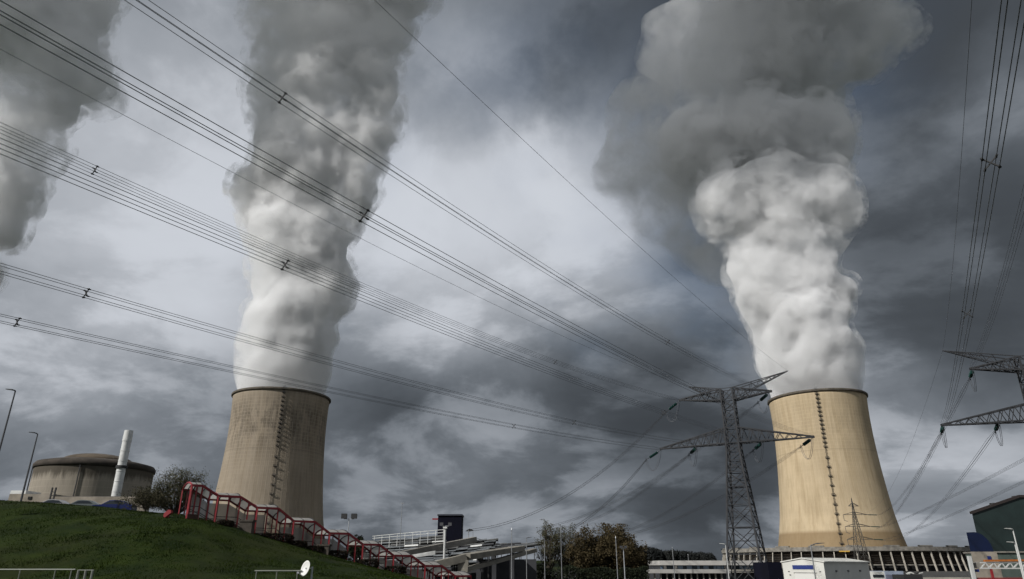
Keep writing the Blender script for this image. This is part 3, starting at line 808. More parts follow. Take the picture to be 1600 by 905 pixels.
# shrubs and bins along the foot of the stair
SH = [(349,813,26,9),(431,823,52,12),(462,835,30,10),(489,847,26,10),(522,856,36,12),(570,869,36,12),(612,881,36,13)]
SL = ['dark clipped shrub just below the second roof step of the red stairway', 'widest dark clipped shrub halfway up the red stairway',
      'dark clipped shrub right of the widest shrub by the stairway', 'dark clipped shrub beside a planter box half way down the stairway',
      'dark clipped shrub above the satellite dish at the stair foot', 'dark clipped shrub below the twin floodlight mast', 'lowest dark clipped shrub beside the red stairway']
for (px, py, w, h), lab in zip(SH, SL):
    p = eave_pt(px, py) - nrm * 0.9
    Y = p.y; x = p.x; k = mpp(px, py, Y)
    t = thing('clipped_shrub', lab, 'shrub', (x, Y, hz(x, Y) - .1), 0, 'shrubs along the red stairway')
    n = 1800; nr = np.random.default_rng(px); c = nr.uniform(-1, 1, (n, 3)); c *= (1 / np.maximum(1e-3, (np.abs(c) ** 4).sum(1) ** .25))[:, None] * nr.uniform(.75, 1, n)[:, None]
    c *= np.array([w * k / 2, .45, h * k * .55]); c[:, 2] += h * k * .5
    rot = math.atan2(run.y, run.x); ca, sa = math.cos(rot), math.sin(rot)
    c = np.stack([c[:, 0] * ca - c[:, 1] * sa, c[:, 0] * sa + c[:, 1] * ca, c[:, 2]], 1)
    u = nr.normal(0, 1, (n, 3)); u /= np.linalg.norm(u, axis=1)[:, None]; v = np.cross(u, nr.normal(0, 1, (n, 3))); v /= np.linalg.norm(v, axis=1)[:, None]
    Qs = np.stack([c - u * .07, c + v * .05, c + u * .07, c - v * .05], 1).reshape(-1, 3)
    obj('foliage', (Qs.tolist(), [], np.arange(n * 4).reshape(-1, 4).tolist()), L_hedge, t)
    MB().tube([(0, 0, -.2), (0, 0, h * k * .5)], [.06, .04], 6).build('stem', M_bark, t)
for px, py, lab in ((384, 813, 'square dark planter box beside the upper part of the red stairway'), (502, 851, 'square brown planter box beside the lower part of the red stairway')):
    p = eave_pt(px, py) - nrm * .8; k = mpp(px, py, p.y); z0 = hz(p.x, p.y) - .2
    zt = zat(py, p.y)
    mb = MB().box((-.55, -.4, 0), (.55, .4, zt - z0)).box((-.62, -.47, zt - z0 - .14), (.62, .47, zt - z0 + .02))
    tag(mb.build('planter_box', mat('planter', (0.055, 0.045, 0.035), .9, var=.2)), lab, 'planter', 'planter boxes by the stairway').location = (p.x, p.y, z0)

# ------------------------------------------------------------------ cars on the plateau
M_glass = mat('car glass', (0.02, 0.025, 0.03), 0.08)
M_tyre = mat('tyre', (0.015, 0.015, 0.015), 0.9)
def car(label, pxc, pyt, Y, rz, paint, L=4.3):
    zt = zat(pyt, Y); t = thing('parked_car', label, 'car', (xat(pxc, Y, zt), Y, zt - 1.45), rz, 'cars parked on top of the bank')
    prof = [(-L/2,.28),(-L/2,.72),(-L/2+.12,.86),(-L/2+1.0,.96),(-L/2+1.75,1.40),(-L/2+2.3,1.45),(L/2-1.15,1.40),(L/2-.35,1.0),(L/2-.05,.92),(L/2,.6),(L/2,.28)]
    bm = bmesh.new(); rings = []
    for w, zs in ((-.86, 1), (-.80, 1), (.80, 1), (.86, 1)):
        r = []
        for x, z in prof:
            k = 1.0 - max(0, z - .9) * .28
            r.append(bm.verts.new((x * (1 if abs(w) < .85 else .985), w * k, z - (0 if abs(w) < .85 else .03))))
        rings.append(r)
    n = len(prof)
    for a, b in zip(rings, rings[1:]):
        for i in range(n): bm.faces.new((a[i], a[(i+1) % n], b[(i+1) % n], b[i]))
    bm.faces.new(rings[0]); bm.faces.new(rings[-1][::-1]); bm.normal_update()
    obj('body', bm, paint, t)
    for s in (-1, 1):
        kk = lambda z: (.86 * (1 - max(0, z - .9) * .28) + .004) * s
        P_ = [(-L/2+1.2, 1.0), (-L/2+1.82, 1.34), (-L/2+2.35, 1.38), (L/2-1.25, 1.33), (L/2-.7, 1.02)]
        MB().add([(x, kk(z), z - .03) for x, z in P_], [tuple(range(5))]).build('side_window', M_glass, t)
    for P_ in ([(-L/2+1.06, .99), (-L/2+1.72, 1.385)], [(L/2-1.12, 1.385), (L/2-.42, 1.03)]):
        (xa, za), (xb, zb_) = P_
        n_ = Vector((-(zb_ - za), 0, xb - xa)).normalized() * .012
        ka, kb = .74 * (1 - max(0, za - .9) * .28), .74 * (1 - max(0, zb_ - .9) * .28)
        MB().add([Vector(q) + n_ for q in ((xa, -ka, za), (xb, -kb, zb_), (xb, kb, zb_), (xa, ka, za))], [(0, 1, 2, 3)]).build('windscreen', M_glass, t)
    for sx in (-L/2+.85, L/2-.8):
        for sy in (-.78, .78):
            MB().tube([(sx, sy - .1, .31), (sx, sy + .1, .31)], .31, 16).build('wheel', M_tyre, t)
    for sy in (-.6, .6): MB().box((-L/2-.02, sy-.16, .64), (-L/2+.1, sy+.16, .76)).build('headlight', M_white_m, t)
    return t
car('dark blue car parked on the bank in front of the white stack', 181, 782, 82, R(8), mat('blue car paint', (0.012, 0.019, 0.085), .2))
car('grey green car parked on the bank left of the blue car', 131, 781.8, 90, R(10), mat('grey car paint', (0.11, 0.125, 0.125), .25))
car('pale silver car mostly hidden behind the grass crest', 84, 780.8, 92, R(10), mat('silver car paint', (0.25, 0.25, 0.25), .3))
# red fire hydrant cover at the head of the stair
p = W(263, 803, 63.0); z0 = hz(p.x, 63) - .15
hy = thing('hydrant_cabinet', 'tilted red hydrant cover on the grass beside the stairway entrance', 'hydrant', (p.x, 63, z0))
m_r2 = mat('bright red', (0.26, 0.02, 0.024), .5)
MB().extr([(-.32, -.2, .25), (-.18, -.2, .12), (.30, -.2, .52), (.26, -.2, .74), (.05, -.2, .78), (-.28, -.2, .52)], (0, .4, 0)).build('cover', m_r2, hy)
MB().tube([(0, 0, -.2), (0.05, 0, .42)], .07, 8).build('stem', m_r2, hy)

# ------------------------------------------------------------------ posts, lamps, rails
def pole_thing(name, label, cat, px, pt, Y, r0=.07, r1=.05, group=None, z0=None, m=None):
    zt = zat(pt, Y); x = xat(px, Y, zt); zb = (hz(x, Y) - .3) if z0 is None else z0
    t = thing(name, label, cat, (x, Y, zb), 0, group)
    MB().tube([(0, 0, 0), (0, 0, (zt - zb) * .5), (0, 0, zt - zb)], [r0, (r0 + r1) / 2, r1], 8).build('pole', m or M_galv, t)
    return t, zt - zb
M_lampgrey = mat('lamp grey', (0.10, 0.10, 0.105), .5, .5)
def head(t, h, dx, dy, L, m=M_lampgrey, name='lamp_head'):
    d = Vector((dx, dy, .12)); d.normalize()
    mb = MB().tube([Vector((0, 0, h)), Vector((0, 0, h)) + d * L], [.05, .04], 6); mb.build('arm', m, t)
    e = Vector((0, 0, h + .02)) + d * L
    mb = MB(); s = Vector((-d.y, d.x, 0)).normalized()
    v = [e + s * a + d * b + Vector((0, 0, c)) for b, ws, hs_ in ((-.1, .08, .05), (.15, .16, .09), (.6, .13, .05), (.75, .05, .02)) for a, c in ((-ws, 0), (ws, 0), (ws, hs_), (-ws, hs_))]
    f = [(0,1,2,3), (15,14,13,12)]
    for i in range(3):
        for k in range(4): f.append((i*4+k, (i+1)*4+k, (i+1)*4+(k+1)%4, i*4+(k+1)%4))
    mb.add(v, f).build(name, m, t)
GL = 'street lamps on the bank'
t, h = pole_thing('street_lamp', 'tall grey street lamp cut by the left edge with a small box on its pole', 'street lamp', 24, 611, 62, .10, .06, GL, z0=8.0, m=M_lampgrey); head(t, h, -1, -.2, .1)
k_ = MB().box((-.3, -.2, h - 8.6), (.22, .2, h - 7.7)); k_.build('control_box', M_dark_iron, t)
t, h = pole_thing('street_lamp', 'grey street lamp in front of the round reactor building', 'street lamp', 59, 678, 76, .11, .06, GL, z0=12.0, m=M_lampgrey); head(t, h, -1, -.3, .2)
# rails in the left foreground
def rail(label, pxs, py, Y, posts, r=.022, hgt=1.05, m=M_galv, mid=False):
    z = zat(py, Y); x0, x1 = xat(pxs[0], Y, z), xat(pxs[1], Y, z)
    t = thing('guard_rail', label, 'railing', ((x0 + x1) / 2, Y, z - hgt - .2))
    T = Matrix.Translation(t.location).inverted()
    q = MB().tube([(x0, Y, z), (x1, Y, z)], r, 8).build('top_rail', m, t); q.matrix_parent_inverse = T
    if mid:
        q = MB().tube([(x0, Y, z - .5), (x1, Y, z - .5)], r, 8).build('middle_rail', m, t); q.matrix_parent_inverse = T
    for px, rp in posts:
        x = xat(px, Y, z); q = MB().tube([(x, Y, z - hgt - .3), (x, Y, z)], rp, 8).build('post', m, t); q.matrix_parent_inverse = T
M_railg = mat('rail grey', (0.20, 0.21, 0.18), .6, .3)
rail('grey guard rail along the bottom left corner of the grass', (-60, 118), 890, 22, ((-25, .016), (32, .016), (87, .016), (112, .016)), .020, m=M_railg)
rail('short grey rail of thick posts right of the corner guard rail', (122, 147), 891, 22.3, ((123, .035), (134.5, .035), (145, .035)), .012, m=M_railg)
rail('short grey rail ending behind the satellite dish', (398, 472), 892, 40, ((401, .026), (433, .026), (465, .026)), .035, m=M_railg)
p = W(477, 888, 40)
ds = thing('satellite_dish', 'white satellite dish on a grey post at the foot of the bank', 'satellite dish', (xat(488, 40.2, p.z), 40.2, p.z - 1.6))
T = Matrix.Translation(ds.location).inverted()
nv = Vector((-.42, -.80, .28)).normalized()
tx = nv.cross(Vector((0, 0, 1))).normalized(); ty = tx.cross(nv)
mb = MB(); vs = []; rings = 6; sg = 28
for side in (0, 1):
    for i in range(rings + 1):
        r = .36 * i / rings + (.001 if i == 0 else 0)
        for k in range(sg):
            a = 2 * math.pi * k / sg
            vs.append(p + tx * r * .78 * math.cos(a) + ty * r * 1.12 * math.sin(a) + nv * (r * r * .55 - .06 - side * .012))
f = []
m_ = (rings + 1) * sg
for side in (0, 1):
    for i in range(rings):
        for k in range(sg): f.append((side*m_+i*sg+k, side*m_+i*sg+(k+1)%sg, side*m_+(i+1)*sg+(k+1)%sg, side*m_+(i+1)*sg+k))
for k in range(sg): f.append((rings*sg+k, rings*sg+(k+1)%sg, m_+rings*sg+(k+1)%sg, m_+rings*sg+k))
q = mb.add(vs, f).build('reflector', mat('dish white', (0.66, 0.66, 0.62), .45), ds, True); q.matrix_parent_inverse = T
lnb = p + nv * .42 - ty * .36
q = MB().bar(p - ty * .42, lnb, .03).box(tuple(lnb - Vector((.05, .05, .04))), tuple(lnb + Vector((.05, .05, .05)))).build('feed_arm', M_galv, ds); q.matrix_parent_inverse = T
x = xat(488, 40.2, p.z)
q = MB().tube([(x, 40.2, p.z - 2.2), (x, 40.2, p.z + .08)], .055, 10).bar((x, 40.2, p.z), tuple(p), .05).build('post', M_galv, ds); q.matrix_parent_inverse = T

# flood lights and thin masts among the roofs
def flood(label, px, pt, Y, spread=.75, m=M_dark_iron, z0=None, hs=1.0):
    t, h = pole_thing('floodlight_mast', label, 'floodlight mast', px, pt, Y, .09, .06, 'twin floodlight masts', z0)
    MB().bar((-spread, 0, h), (spread, 0, h), .09).build('crossbar', M_galv, t)
    for s in (-1, 1):
        MB().box((s * spread - .38 * hs, -.25, h + .05), (s * spread + .38 * hs, .3, h + .70 * hs)).box((s * spread - .42 * hs, -.3, h + .02), (s * spread + .42 * hs, -.2, h + .76 * hs)).build('floodlight', m, t)
flood('twin floodlight mast beside the small dark evergreen', 545.5, 811, 110)
flood('twin floodlight mast in front of the dark blue block', 696.5, 822, 140, .8, M_lampgrey, None, .8)
flood('twin floodlight mast in front of the brown bushy trees', 974, 857, 105, .3, M_lampgrey, None, .45)
M_postg = mat('weathered post', (0.24, 0.245, 0.25), .6, .3, var=.2)
GP = 'thin grey lamp posts in the yard'
for px, pt, Y, lab in ((628.5, 787, 125, 'tallest thin grey mast behind the red stairway'), (799.5, 828, 100, 'thin grey post right of the terraced roofs'),
                       (822.5, 841, 112, 'short grey post with a dark head beside the concrete deck'), (850.5, 846, 118, 'grey post in front of the left pale tree'),
                       (876, 823, 128, 'grey post in front of the taller pale tree'), (962, 841, 105, 'thin grey post left of the twin floodlight in front of the brown trees'),
                       (1050.5, 856, 190, 'thin mast in front of the far wood'), (1075, 867, 230, 'short thin mast right of the far wood'), (1266.5, 852, 58, 'thin dark lamp mast in front of the white shed')):
    t, h = pole_thing('lamp_post', lab, 'lamp post', px, pt, Y, .065 if Y < 180 else .11, .045 if Y < 180 else .08, GP, None, M_postg)
    if px in (850.5, 876, 822.5): head(t, h, 1, .1, .1)
    elif px == 628.5: MB().box((-.3, -.1, h), (.3, .1, h + .12)).build('lamp_head', M_galv, t)
    elif px == 1266.5: head(t, h, 1, -.4, .3)
    else: MB().tube([(0, 0, h), (0, 0, h + .3)], [.09, .03], 8).build('lamp_head', M_galv, t)
M_wpost = mat('white post', (0.55, 0.55, 0.53), .5)
for px, pt, Y, lab in ((1582.5, 828, 70, 'white street lamp in front of the dark green hall'), (1585.5, 849, 74, 'shorter white street lamp beside the orange topped gantry')):
    t, h = pole_thing('street_lamp', lab, 'street lamp', px, pt, Y, .08, .055, 'white street lamps at the right edge', m=M_wpost); head(t, h, -1, -.1, .1, M_wpost)
t, h = pole_thing('street_lamp', 'thin white lamp post touching the left leg of the lattice pylon', 'street lamp', 1133.5, 851, 100, .07, .05, m=M_wpost); head(t, h, -1, 0, .1, M_wpost)
# ------------------------------------------------------------------ terraced roofs, concrete decks and the blue block
M_metal = mat('roof metal', (0.30, 0.31, 0.31), 0.32, 0.85, var=0.35, scale=0.5)
M_metal_d = mat('dull roof metal', (0.13, 0.13, 0.125), 0.5, 0.5, var=0.4, scale=0.4)
M_bright = mat('white roof edge', (0.66, 0.66, 0.63), 0.35, var=0.15, scale=1)
def terraces(label, quad, n, Y0, Y1, group, seed):
    # quad: (left column, row) and (right column, row) of the lowest and of the highest strip
    (bl_, br_), (tl_, tr_) = quad
    t = thing('terraced_roof', label, 'roof', (xat(bl_[0], Y0, 5), Y0, GZ), 0, group)
    T = Matrix.Translation(t.location).inverted(); rg = random.Random(seed)
    mats = (M_metal, M_metal, M_metal_d, M_bright, M_slate_shade)
    for i in range(n):
        f = i / (n - 1); Y = Y0 + (Y1 - Y0) * f; sp = (Y1 - Y0) / (n - 1)
        l = tuple(bl_[k] + (tl_[k] - bl_[k]) * f for k in (0, 1)); r = tuple(br_[k] + (tr_[k] - br_[k]) * f for k in (0, 1))
        A_, B_ = W(*l, Y), W(*r, Y)
        pitch = abs((bl_[1] - tl_[1]) / (n - 1)) * mpp(l[0], l[1], Y)
        k = max(4, int((B_.x - A_.x) / 2.6)); segs = {}
        for j in range(k):                 # sheets of the strip: an upright front edge and a pan running back
            a = A_.lerp(B_, j / k); b = A_.lerp(B_, (j + 1) / k); a = a + (b - a) * .02
            g_ = Vector((0, 0, rg.uniform(-.10, .12))); hgt = pitch * rg.uniform(.30, .55); back = Vector((0, sp * .8, pitch * rg.uniform(.05, .35)))
            lean = Vector((0, hgt * rg.uniform(.3, 1.1), hgt))
            v = [a + g_, b + g_, b + g_ + lean, a + g_ + lean, a + g_ + lean + back, b + g_ + lean + back]
            v += [p + Vector((0, .02, -.10)) for p in v]
            m = rg.choices(range(5), (4, 3, 4, 1.6, 2))[0]
            segs.setdefault(m, MB()).add(v, [(0,1,2,3), (3,2,5,4), (6,9,8,7), (9,10,11,8), (0,6,7,1), (0,3,9,6), (1,7,8,2), (3,4,10,9), (2,8,11,5), (4,5,11,10)])
        for m, mb in segs.items():
            q = mb.build('roof_strip', mats[m], t); q.matrix_parent_inverse = T
        mb = MB().bar(A_ + Vector((0, sp * .5, -pitch * .3)), B_ + Vector((0, sp * .5, -pitch * .3)), .2, pitch * 1.0)
        q = mb.build('riser', M_black, t); q.matrix_parent_inverse = T
        for j in range(0, k + 1, 2):
            p = A_.lerp(B_, j / k); q = MB().bar((p.x, Y + .3, GZ), (p.x, Y + .3, p.z), .14).build('strut', M_metal_d, t); q.matrix_parent_inverse = T
    return t
GR = 'terraced metal roofs behind the stairway'
terraces('left terraced metal roof with glinting strips behind the red stairway', (((545, 893), (705, 889)), ((572, 847), (694, 838))), 13, 116, 165, GR, 3)
terraces('middle terraced metal roof below the dark blue block', (((668, 884), (748, 879)), ((706, 851), (778, 842))), 10, 121, 162, GR, 4)
terraces('right terraced metal roof on the long concrete deck', (((726, 867), (800, 858)), ((770, 852), (858, 847))), 6, 127, 160, GR, 5)
M_conc_m = mat('weathered deck concrete', (0.19, 0.175, 0.145), 0.9, var=0.3, scale=0.4)
def pbeam(mb, p0, p1, Y0, Y1, h, w):
    a, b = W(p0[0], p0[1], Y0), W(p1[0], p1[1], Y1)
    mb.bar(a - Vector((0, 0, h / 2)), b - Vector((0, 0, h / 2)), w, h)
mb = MB(); pbeam(mb, (630, 861), (742, 839), 116, 128, .95, 1.0)
tag(mb.build('concrete_beam', M_conc_d), 'sloping concrete beam running up towards the dark blue block', 'beam')
mb = MB().extr([W(637, 868, 114), W(680, 860.5, 115), W(680, 866.5, 115), W(640, 873, 114)], (0, .3, 0))
tag(mb.build('hanging_sheet', M_bright), 'white sheet hanging under the sloping concrete beam', 'sheet')
dk = thing('concrete_deck', 'long concrete deck on a flared pillar below the right terraced roof', 'deck', (xat(724, 108, 5), 108, GZ))
T = Matrix.Translation(dk.location).inverted()
mb = MB(); pbeam(mb, (672, 879), (726, 866), 107, 109, 1.0, 2.0); pbeam(mb, (726, 866), (812, 853), 109, 125, .8, 2.0)
q = mb.build('deck_slab', M_conc_m, dk); q.matrix_parent_inverse = T
mb = MB(); pbeam(mb, (727, 887), (835, 857), 110, 128, .6, 1.0); q = mb.build('lower_beam', M_conc_m, dk); q.matrix_parent_inverse = T
a = W(721, 875, 108.2); b = W(728, 875, 108.2)
mb = MB().extr([(a.x - .6, 108, a.z), (b.x + .4, 108, a.z), (b.x, 108, GZ - .5), (a.x + .1, 108, GZ - .5)], (0, 1.1, 0)); q = mb.build('pillar', M_conc_m, dk); q.matrix_parent_inverse = T
for px, Y in ((748, 114), (772, 119), (800, 124)):  # concrete pillars, the shade under the deck put into their dark colour
    z = zat(880, Y); x = xat(px, Y, z); q = MB().box((x - .35, Y, GZ - .4), (x + .35, Y + .8, zat(864, Y))).build('pillar', M_slate_shade, dk); q.matrix_parent_inverse = T
tag(pxbox('shade_wall', 690, 838, 874, 905, 131, 1.0, M_slate_shade, zb=GZ - .3), 'dark wall whose colour holds the shade under the long concrete deck', 'wall')  # dark sheet standing in for the shade beneath the deck
# walkway railing above the left roof
wr = thing('walkway_railing', 'white walkway railing along the top of the left terraced roof', 'railing', (xat(640, 150, 12), 150, GZ))
T = Matrix.Translation(wr.location).inverted()
for (l, r, pl, pr) in ((582, 695, 838, 827.5), (582, 695, 841.5, 832)):
    q = MB().tube([W(l, pl, 150), W(r, pr, 150)], .07, 6).build('rail', M_bright, wr); q.matrix_parent_inverse = T
for px in range(585, 697, 12):
    f = (px - 582) / 113; a = W(px, 838 - 10.5 * f, 150); q = MB().tube([a - Vector((0, 0, 2.4)), a], .05, 6).build('post', M_bright, wr); q.matrix_parent_inverse = T
t, h = pole_thing('gantry_post', 'white square post at the corner of the walkway railing', 'post', 695.5, 826, 113, .17, .17, m=M_wpost)
MB().box((-.3, -.3, h), (.3, .3, h + .25)).build('cap', M_bright, t)
# dark blue block
M_blue_d = mat('dark blue cladding', (0.003, 0.0035, 0.010), .85, var=.2, scale=.4, spec=.15)
bb = thing('plant_block', 'dark blue block standing above the terraced roofs', 'building', (xat(703, 175, 12), 175, GZ))
pxbox('body', 684.5, 721.5, 806, 850, 175, 6, M_blue_d, bb, zb=GZ)
pxbox('roof_edge', 683.5, 722.5, 803.5, 805.9, 174.7, 6.6, mat('grey blue edge', (0.03, 0.033, 0.045), .5), bb)
pxbox('pipe_stub', 675.5, 684.4, 810, 812.2, 175.5, .4, M_red, bb)
cm = thing('roof_camera', 'small dark device on a mast at the right corner of the middle roof', 'device', (xat(731, 165, 12), 165, zat(846, 165)))
T = Matrix.Translation(cm.location).inverted()
q = MB().extr([W(727, 830, 165), W(734, 826, 165), W(740, 828.5, 165), W(734, 830.5, 165)], (0, .6, 0)).build('housing', M_dark_iron, cm); q.matrix_parent_inverse = T
q = MB().tube([W(732, 848, 165), W(732, 829, 165)], .12, 6).tube([W(739, 847, 165), W(739, 829, 165)], .06, 6).build('stand', M_galv, cm); q.matrix_parent_inverse = T

# ------------------------------------------------------------------ low office building behind the pylon
M_wall_o = mat('office render', (0.40, 0.385, 0.36), .9, var=.15, scale=.2)
M_pane = mat('window glass', (0.02, 0.03, 0.04), .1)
M_panel_b = mat('blue grey panel', (0.10, 0.14, 0.19), .5)
of = thing('office_building', 'long low office building with pale bands and window strips behind the pylon', 'building', (xat(1110, 200, 5), 200, GZ))
YO = 200
pxbox('roof', 1030, 1196, 876, 883.3, YO, 18, M_wall_o, of)
pxbox('wall', 1031, 1195, 883.4, 905, YO + 1.2, 16, M_slate_shade, of, zb=GZ)
pxbox('canopy', 1012, 1142, 889.8, 895.8, YO - 6, 7, M_wall_o, of)
pxbox('band', 1142.3, 1200, 890, 895, YO - .3, 1.2, M_conc_d, of)
rg = random.Random(4); px = 1032.0
while px < 1190:
    w = rg.choice((5, 7, 9))
    q = pxbox('window', px, px + w - 1.0, 884.0, 889.4, YO + .9, .2, rg.choice((M_pane, M_pane, M_panel_b, M_wall_o)), of); px += w
for px in np.arange(1022, 1140, 9.5): pxbox('pillar', px, px + 2, 896, 905, YO - 5, .6, M_conc, of, zb=GZ)
tag(pxbox('dark_container', 1199, 1221, 878.5, 905, 98, 6, M_blue_d, zb=GZ), 'dark blue container between the pylon foot and the white shed', 'container')

# ------------------------------------------------------------------ white shed
M_shed = mat('white cladding', (0.62, 0.61, 0.56), .6, var=.05, scale=.6)
C0 = Vector((31.3, 75.0)); fd = Vector((-.66, .75)); fd.normalize(); sd = Vector((.75, .66)); sd.normalize()
sw, sl = 4.45, 10.3; ze = zat(877.3, 75); zp = zat(873.0, 77)
sh = thing('white_shed', 'white shed with a low gable, blue sign and roller door', 'shed', (C0.x, C0.y, GZ))
T = Matrix.Translation(sh.location).inverted()
def SP(f, s, z): return Vector((C0.x + fd.x * f + sd.x * s, C0.y + fd.y * f + sd.y * s, z))
q = MB().extr([SP(0, 0, GZ - .3), SP(sw, 0, GZ - .3), SP(sw, 0, ze - .06), SP(sw / 2, 0, zp - .06), SP(0, 0, ze - .06)], (sd.x * sl, sd.y * sl, 0)).build('wall', M_shed, sh); q.matrix_parent_inverse = T
mb = MB()
for f0, f1 in ((-.15, sw / 2), (sw + .15, sw / 2)):
    e = SP(f0, -.1, ze - .09); r_ = SP(f1, -.1, zp)
    mb.extr([e, r_, r_ + Vector((0, 0, .1)), e + Vector((0, 0, .1))], (sd.x * (sl + .2), sd.y * (sl + .2), 0))
q = mb.build('roof', M_shed, sh); q.matrix_parent_inverse = T
def front(f0, f1, z0, z1, d): # a slab on the gable front
    return MB().extr([SP(f0, -d, z0), SP(f1, -d, z0), SP(f1, -d, z1), SP(f0, -d, z1)], (sd.x * d * .9, sd.y * d * .9, 0))
def fz(py): return zat(py, 76.5)
M_sign = mat('sign blue', (0.012, 0.03, 0.16), .5)
q = front(1.0, 3.35, fz(889.6), fz(883.2), .04).build('sign', M_sign, sh); q.matrix_parent_inverse = T
sg_ = q
mb = MB(); f = 3.25; rg = random.Random(2)
while f > 1.12:
    w = rg.choice((.05, .07, .1)); 
    if rg.random() < .82:
        zb_ = fz(887.6); zt = fz(885.2) - (rg.random() < .4) * .05
        mb.extr([SP(f - w, -.055, zb_), SP(f, -.055, zb_), SP(f, -.055, zt), SP(f - w, -.055, zt)], (sd.x * .01, sd.y * .01, 0))
    f -= w + .035
q = mb.build('lettering', mat('sign white', (.7, .7, .7), .5), sg_); q.matrix_parent_inverse = T
q = front(.95, 3.2, GZ, fz(895.6), .03).build('roller_door', mat('door white', (.66, .65, .61), .5), sh); q.matrix_parent_inverse = T
q = front(.85, 3.3, fz(895.5), fz(894.8), .06).build('door_head', M_lampgrey, sh); q.matrix_parent_inverse = T
for f_, py in ((.45, 892.5), (3.8, 892.5), (3.7, 898)):
    q = front(f_ - .06, f_ + .1, fz(py + .9), fz(py), .08).build('wall_lamp', M_lampgrey, sh); q.matrix_parent_inverse = T
for s_ in (2.3, 5.0, 7.8):
    z = zat(893.5, 79); mb = MB().extr([SP(-.07, s_, z), SP(-.07, s_ + .3, z), SP(-.07, s_ + .3, z + .16), SP(-.07, s_, z + .16)], (fd.x * .06, fd.y * .06, 0))
    q = mb.build('vent', M_lampgrey, sh); q.matrix_parent_inverse = T
# ------------------------------------------------------------------ vehicles and wall right of the shed
M_vanw = mat('van white', (.62, .62, .58), .4); M_truckb = mat('truck grey blue', (.30, .34, .42), .4, var=.1)
vn = thing('white_van', 'white roof of a van just right of the white shed', 'van', (xat(1372, 96, 4), 96, GZ))
pxbox('body', 1363, 1381.5, 893.3, 905, 96, 4.6, M_vanw, vn, zb=GZ + .3); pxbox('windscreen', 1364, 1380.5, 898, 902, 95.93, .06, M_glass, vn)
z = GZ + .35
for px in (1365, 1379.5):
    x = xat(px, 96.8, z); q = MB().tube([(x - .12, 96.8, z), (x + .12, 96.8, z)], .34, 14).build('wheel', M_tyre, vn); q.matrix_parent_inverse = Matrix.Translation(vn.location).inverted()
tk = thing('box_truck', 'pale blue box truck between the white van and the dark skip', 'truck', (xat(1397, 104, 4), 104, GZ))
pxbox('box', 1382.5, 1411, 892.6, 905, 104, 6.5, M_truckb, tk, zb=GZ + .6); pxbox('tail_frame', 1384, 1409.5, 898, 905, 103.9, .1, mat('truck tail', (.16, .17, .22), .5), tk, zb=GZ + .8)
for px in (1386, 1408):
    x = xat(px, 104.9, z); q = MB().tube([(x - .15, 104.9, z), (x + .15, 104.9, z)], .38, 14).build('wheel', M_tyre, tk); q.matrix_parent_inverse = Matrix.Translation(tk.location).inverted()
sk = thing('rubble_skip', 'dark skip heaped with pale scraps beside the box truck', 'skip', (xat(1425, 100, 4), 100, GZ))
pxbox('body', 1411.5, 1441, 898, 905, 100, 3, M_dark_iron, sk, zb=GZ)
rg = random.Random(8)
for q_ in range(26):
    px = rg.uniform(1413, 1439); py = rg.uniform(893.8, 898); Y = rg.uniform(100.3, 102.5)
    c = W(px, py, Y); s = rg.uniform(.12, .3); mb = MB().bar(c - Vector((s, 0, s * rg.uniform(-.6, .6))), c + Vector((s, 0, s * .4)), .14, .1)
    q = mb.build('scrap', M_vanw if rg.random() < .35 else M_dark_iron, sk); q.matrix_parent_inverse = Matrix.Translation(sk.location).inverted()
tag(pxbox('boundary_wall', 1441.5, 1516, 902.3, 905, 112, .4, M_conc, zb=GZ), 'pale low wall in front of the ring of columns', 'wall')

# ------------------------------------------------------------------ halls at the right edge
M_green_d = mat('dark green cladding', (0.014, 0.026, 0.024), .6, var=.25, scale=.15)
M_green_p = mat('pale green wall', (0.075, 0.10, 0.085), .8, var=.2, scale=.2)
YH = 240
vz = (xat(1518.5, YH, 20) / YH)
hl = thing('green_hall', 'large dark green hall with a shallow gable at the right edge', 'building', (xat(1560, YH, 10), YH, GZ))
T = Matrix.Translation(hl.location).inverted()
zE, zR = zat(802, YH), zat(777, YH); xE, xR = xat(1518.5, YH, zE), xat(1592, YH, zR)
out = [(xE, YH, GZ), (2 * xR - xE + 14, YH, GZ), (2 * xR - xE + 14, YH, zE), (xR + 14, YH, zR), (xR, YH, zR), (xE, YH, zE)]
q = MB().extr(out, (50 * vz + 1.0, 50, 0)).build('wall', M_green_d, hl); q.matrix_parent_inverse = T
mb = MB().bar((xE - .5, YH - .1, zE + .1), (xR, YH - .1, zR + .3), .8, .8).bar((xR, YH - .1, zR + .3), (xR + 14, YH - .1, zR + .3), .8, .8)
q = mb.build('roof_edge', mat('roof edge brown', (.03, .022, .02), .7), hl); q.matrix_parent_inverse = T
for px, py in ((1553, 787.5), (1588, 776.5)):
    c = W(px, py, YH + 3); q = MB().box((c.x - .9, YH + 2, c.z - 1.2), (c.x + .9, YH + 4, c.z + .3)).build('roof_vent', M_dark_iron, hl); q.matrix_parent_inverse = T
an = thing('annex', 'pale green annex with a light parapet below the dark green hall', 'building', (xat(1590, 205, 5), 205, GZ))
pxbox('wall', 1550, 1660, 864, 905, 205, 12, M_green_p, an, zb=GZ); pxbox('parapet', 1549, 1661, 861.5, 863.9, 204.6, 13, M_conc_d, an)
bl = thing('blue_quarter_block', 'dark blue quarter round block sitting on a beige base', 'building', (xat(1530, 185, 5), 185, GZ))
T = Matrix.Translation(bl.location).inverted()
xa, xb_ = xat(1515.5, 185, 10), xat(1551.5, 185, 10); z0, z1 = zat(862, 185), zat(831.5, 185)
arc = [(xb_ - (xb_ - xa) * .68 * (1 - math.cos(a)), z0 + (z1 - z0) * math.sin(a)) for a in np.linspace(0, math.pi / 2, 14)]
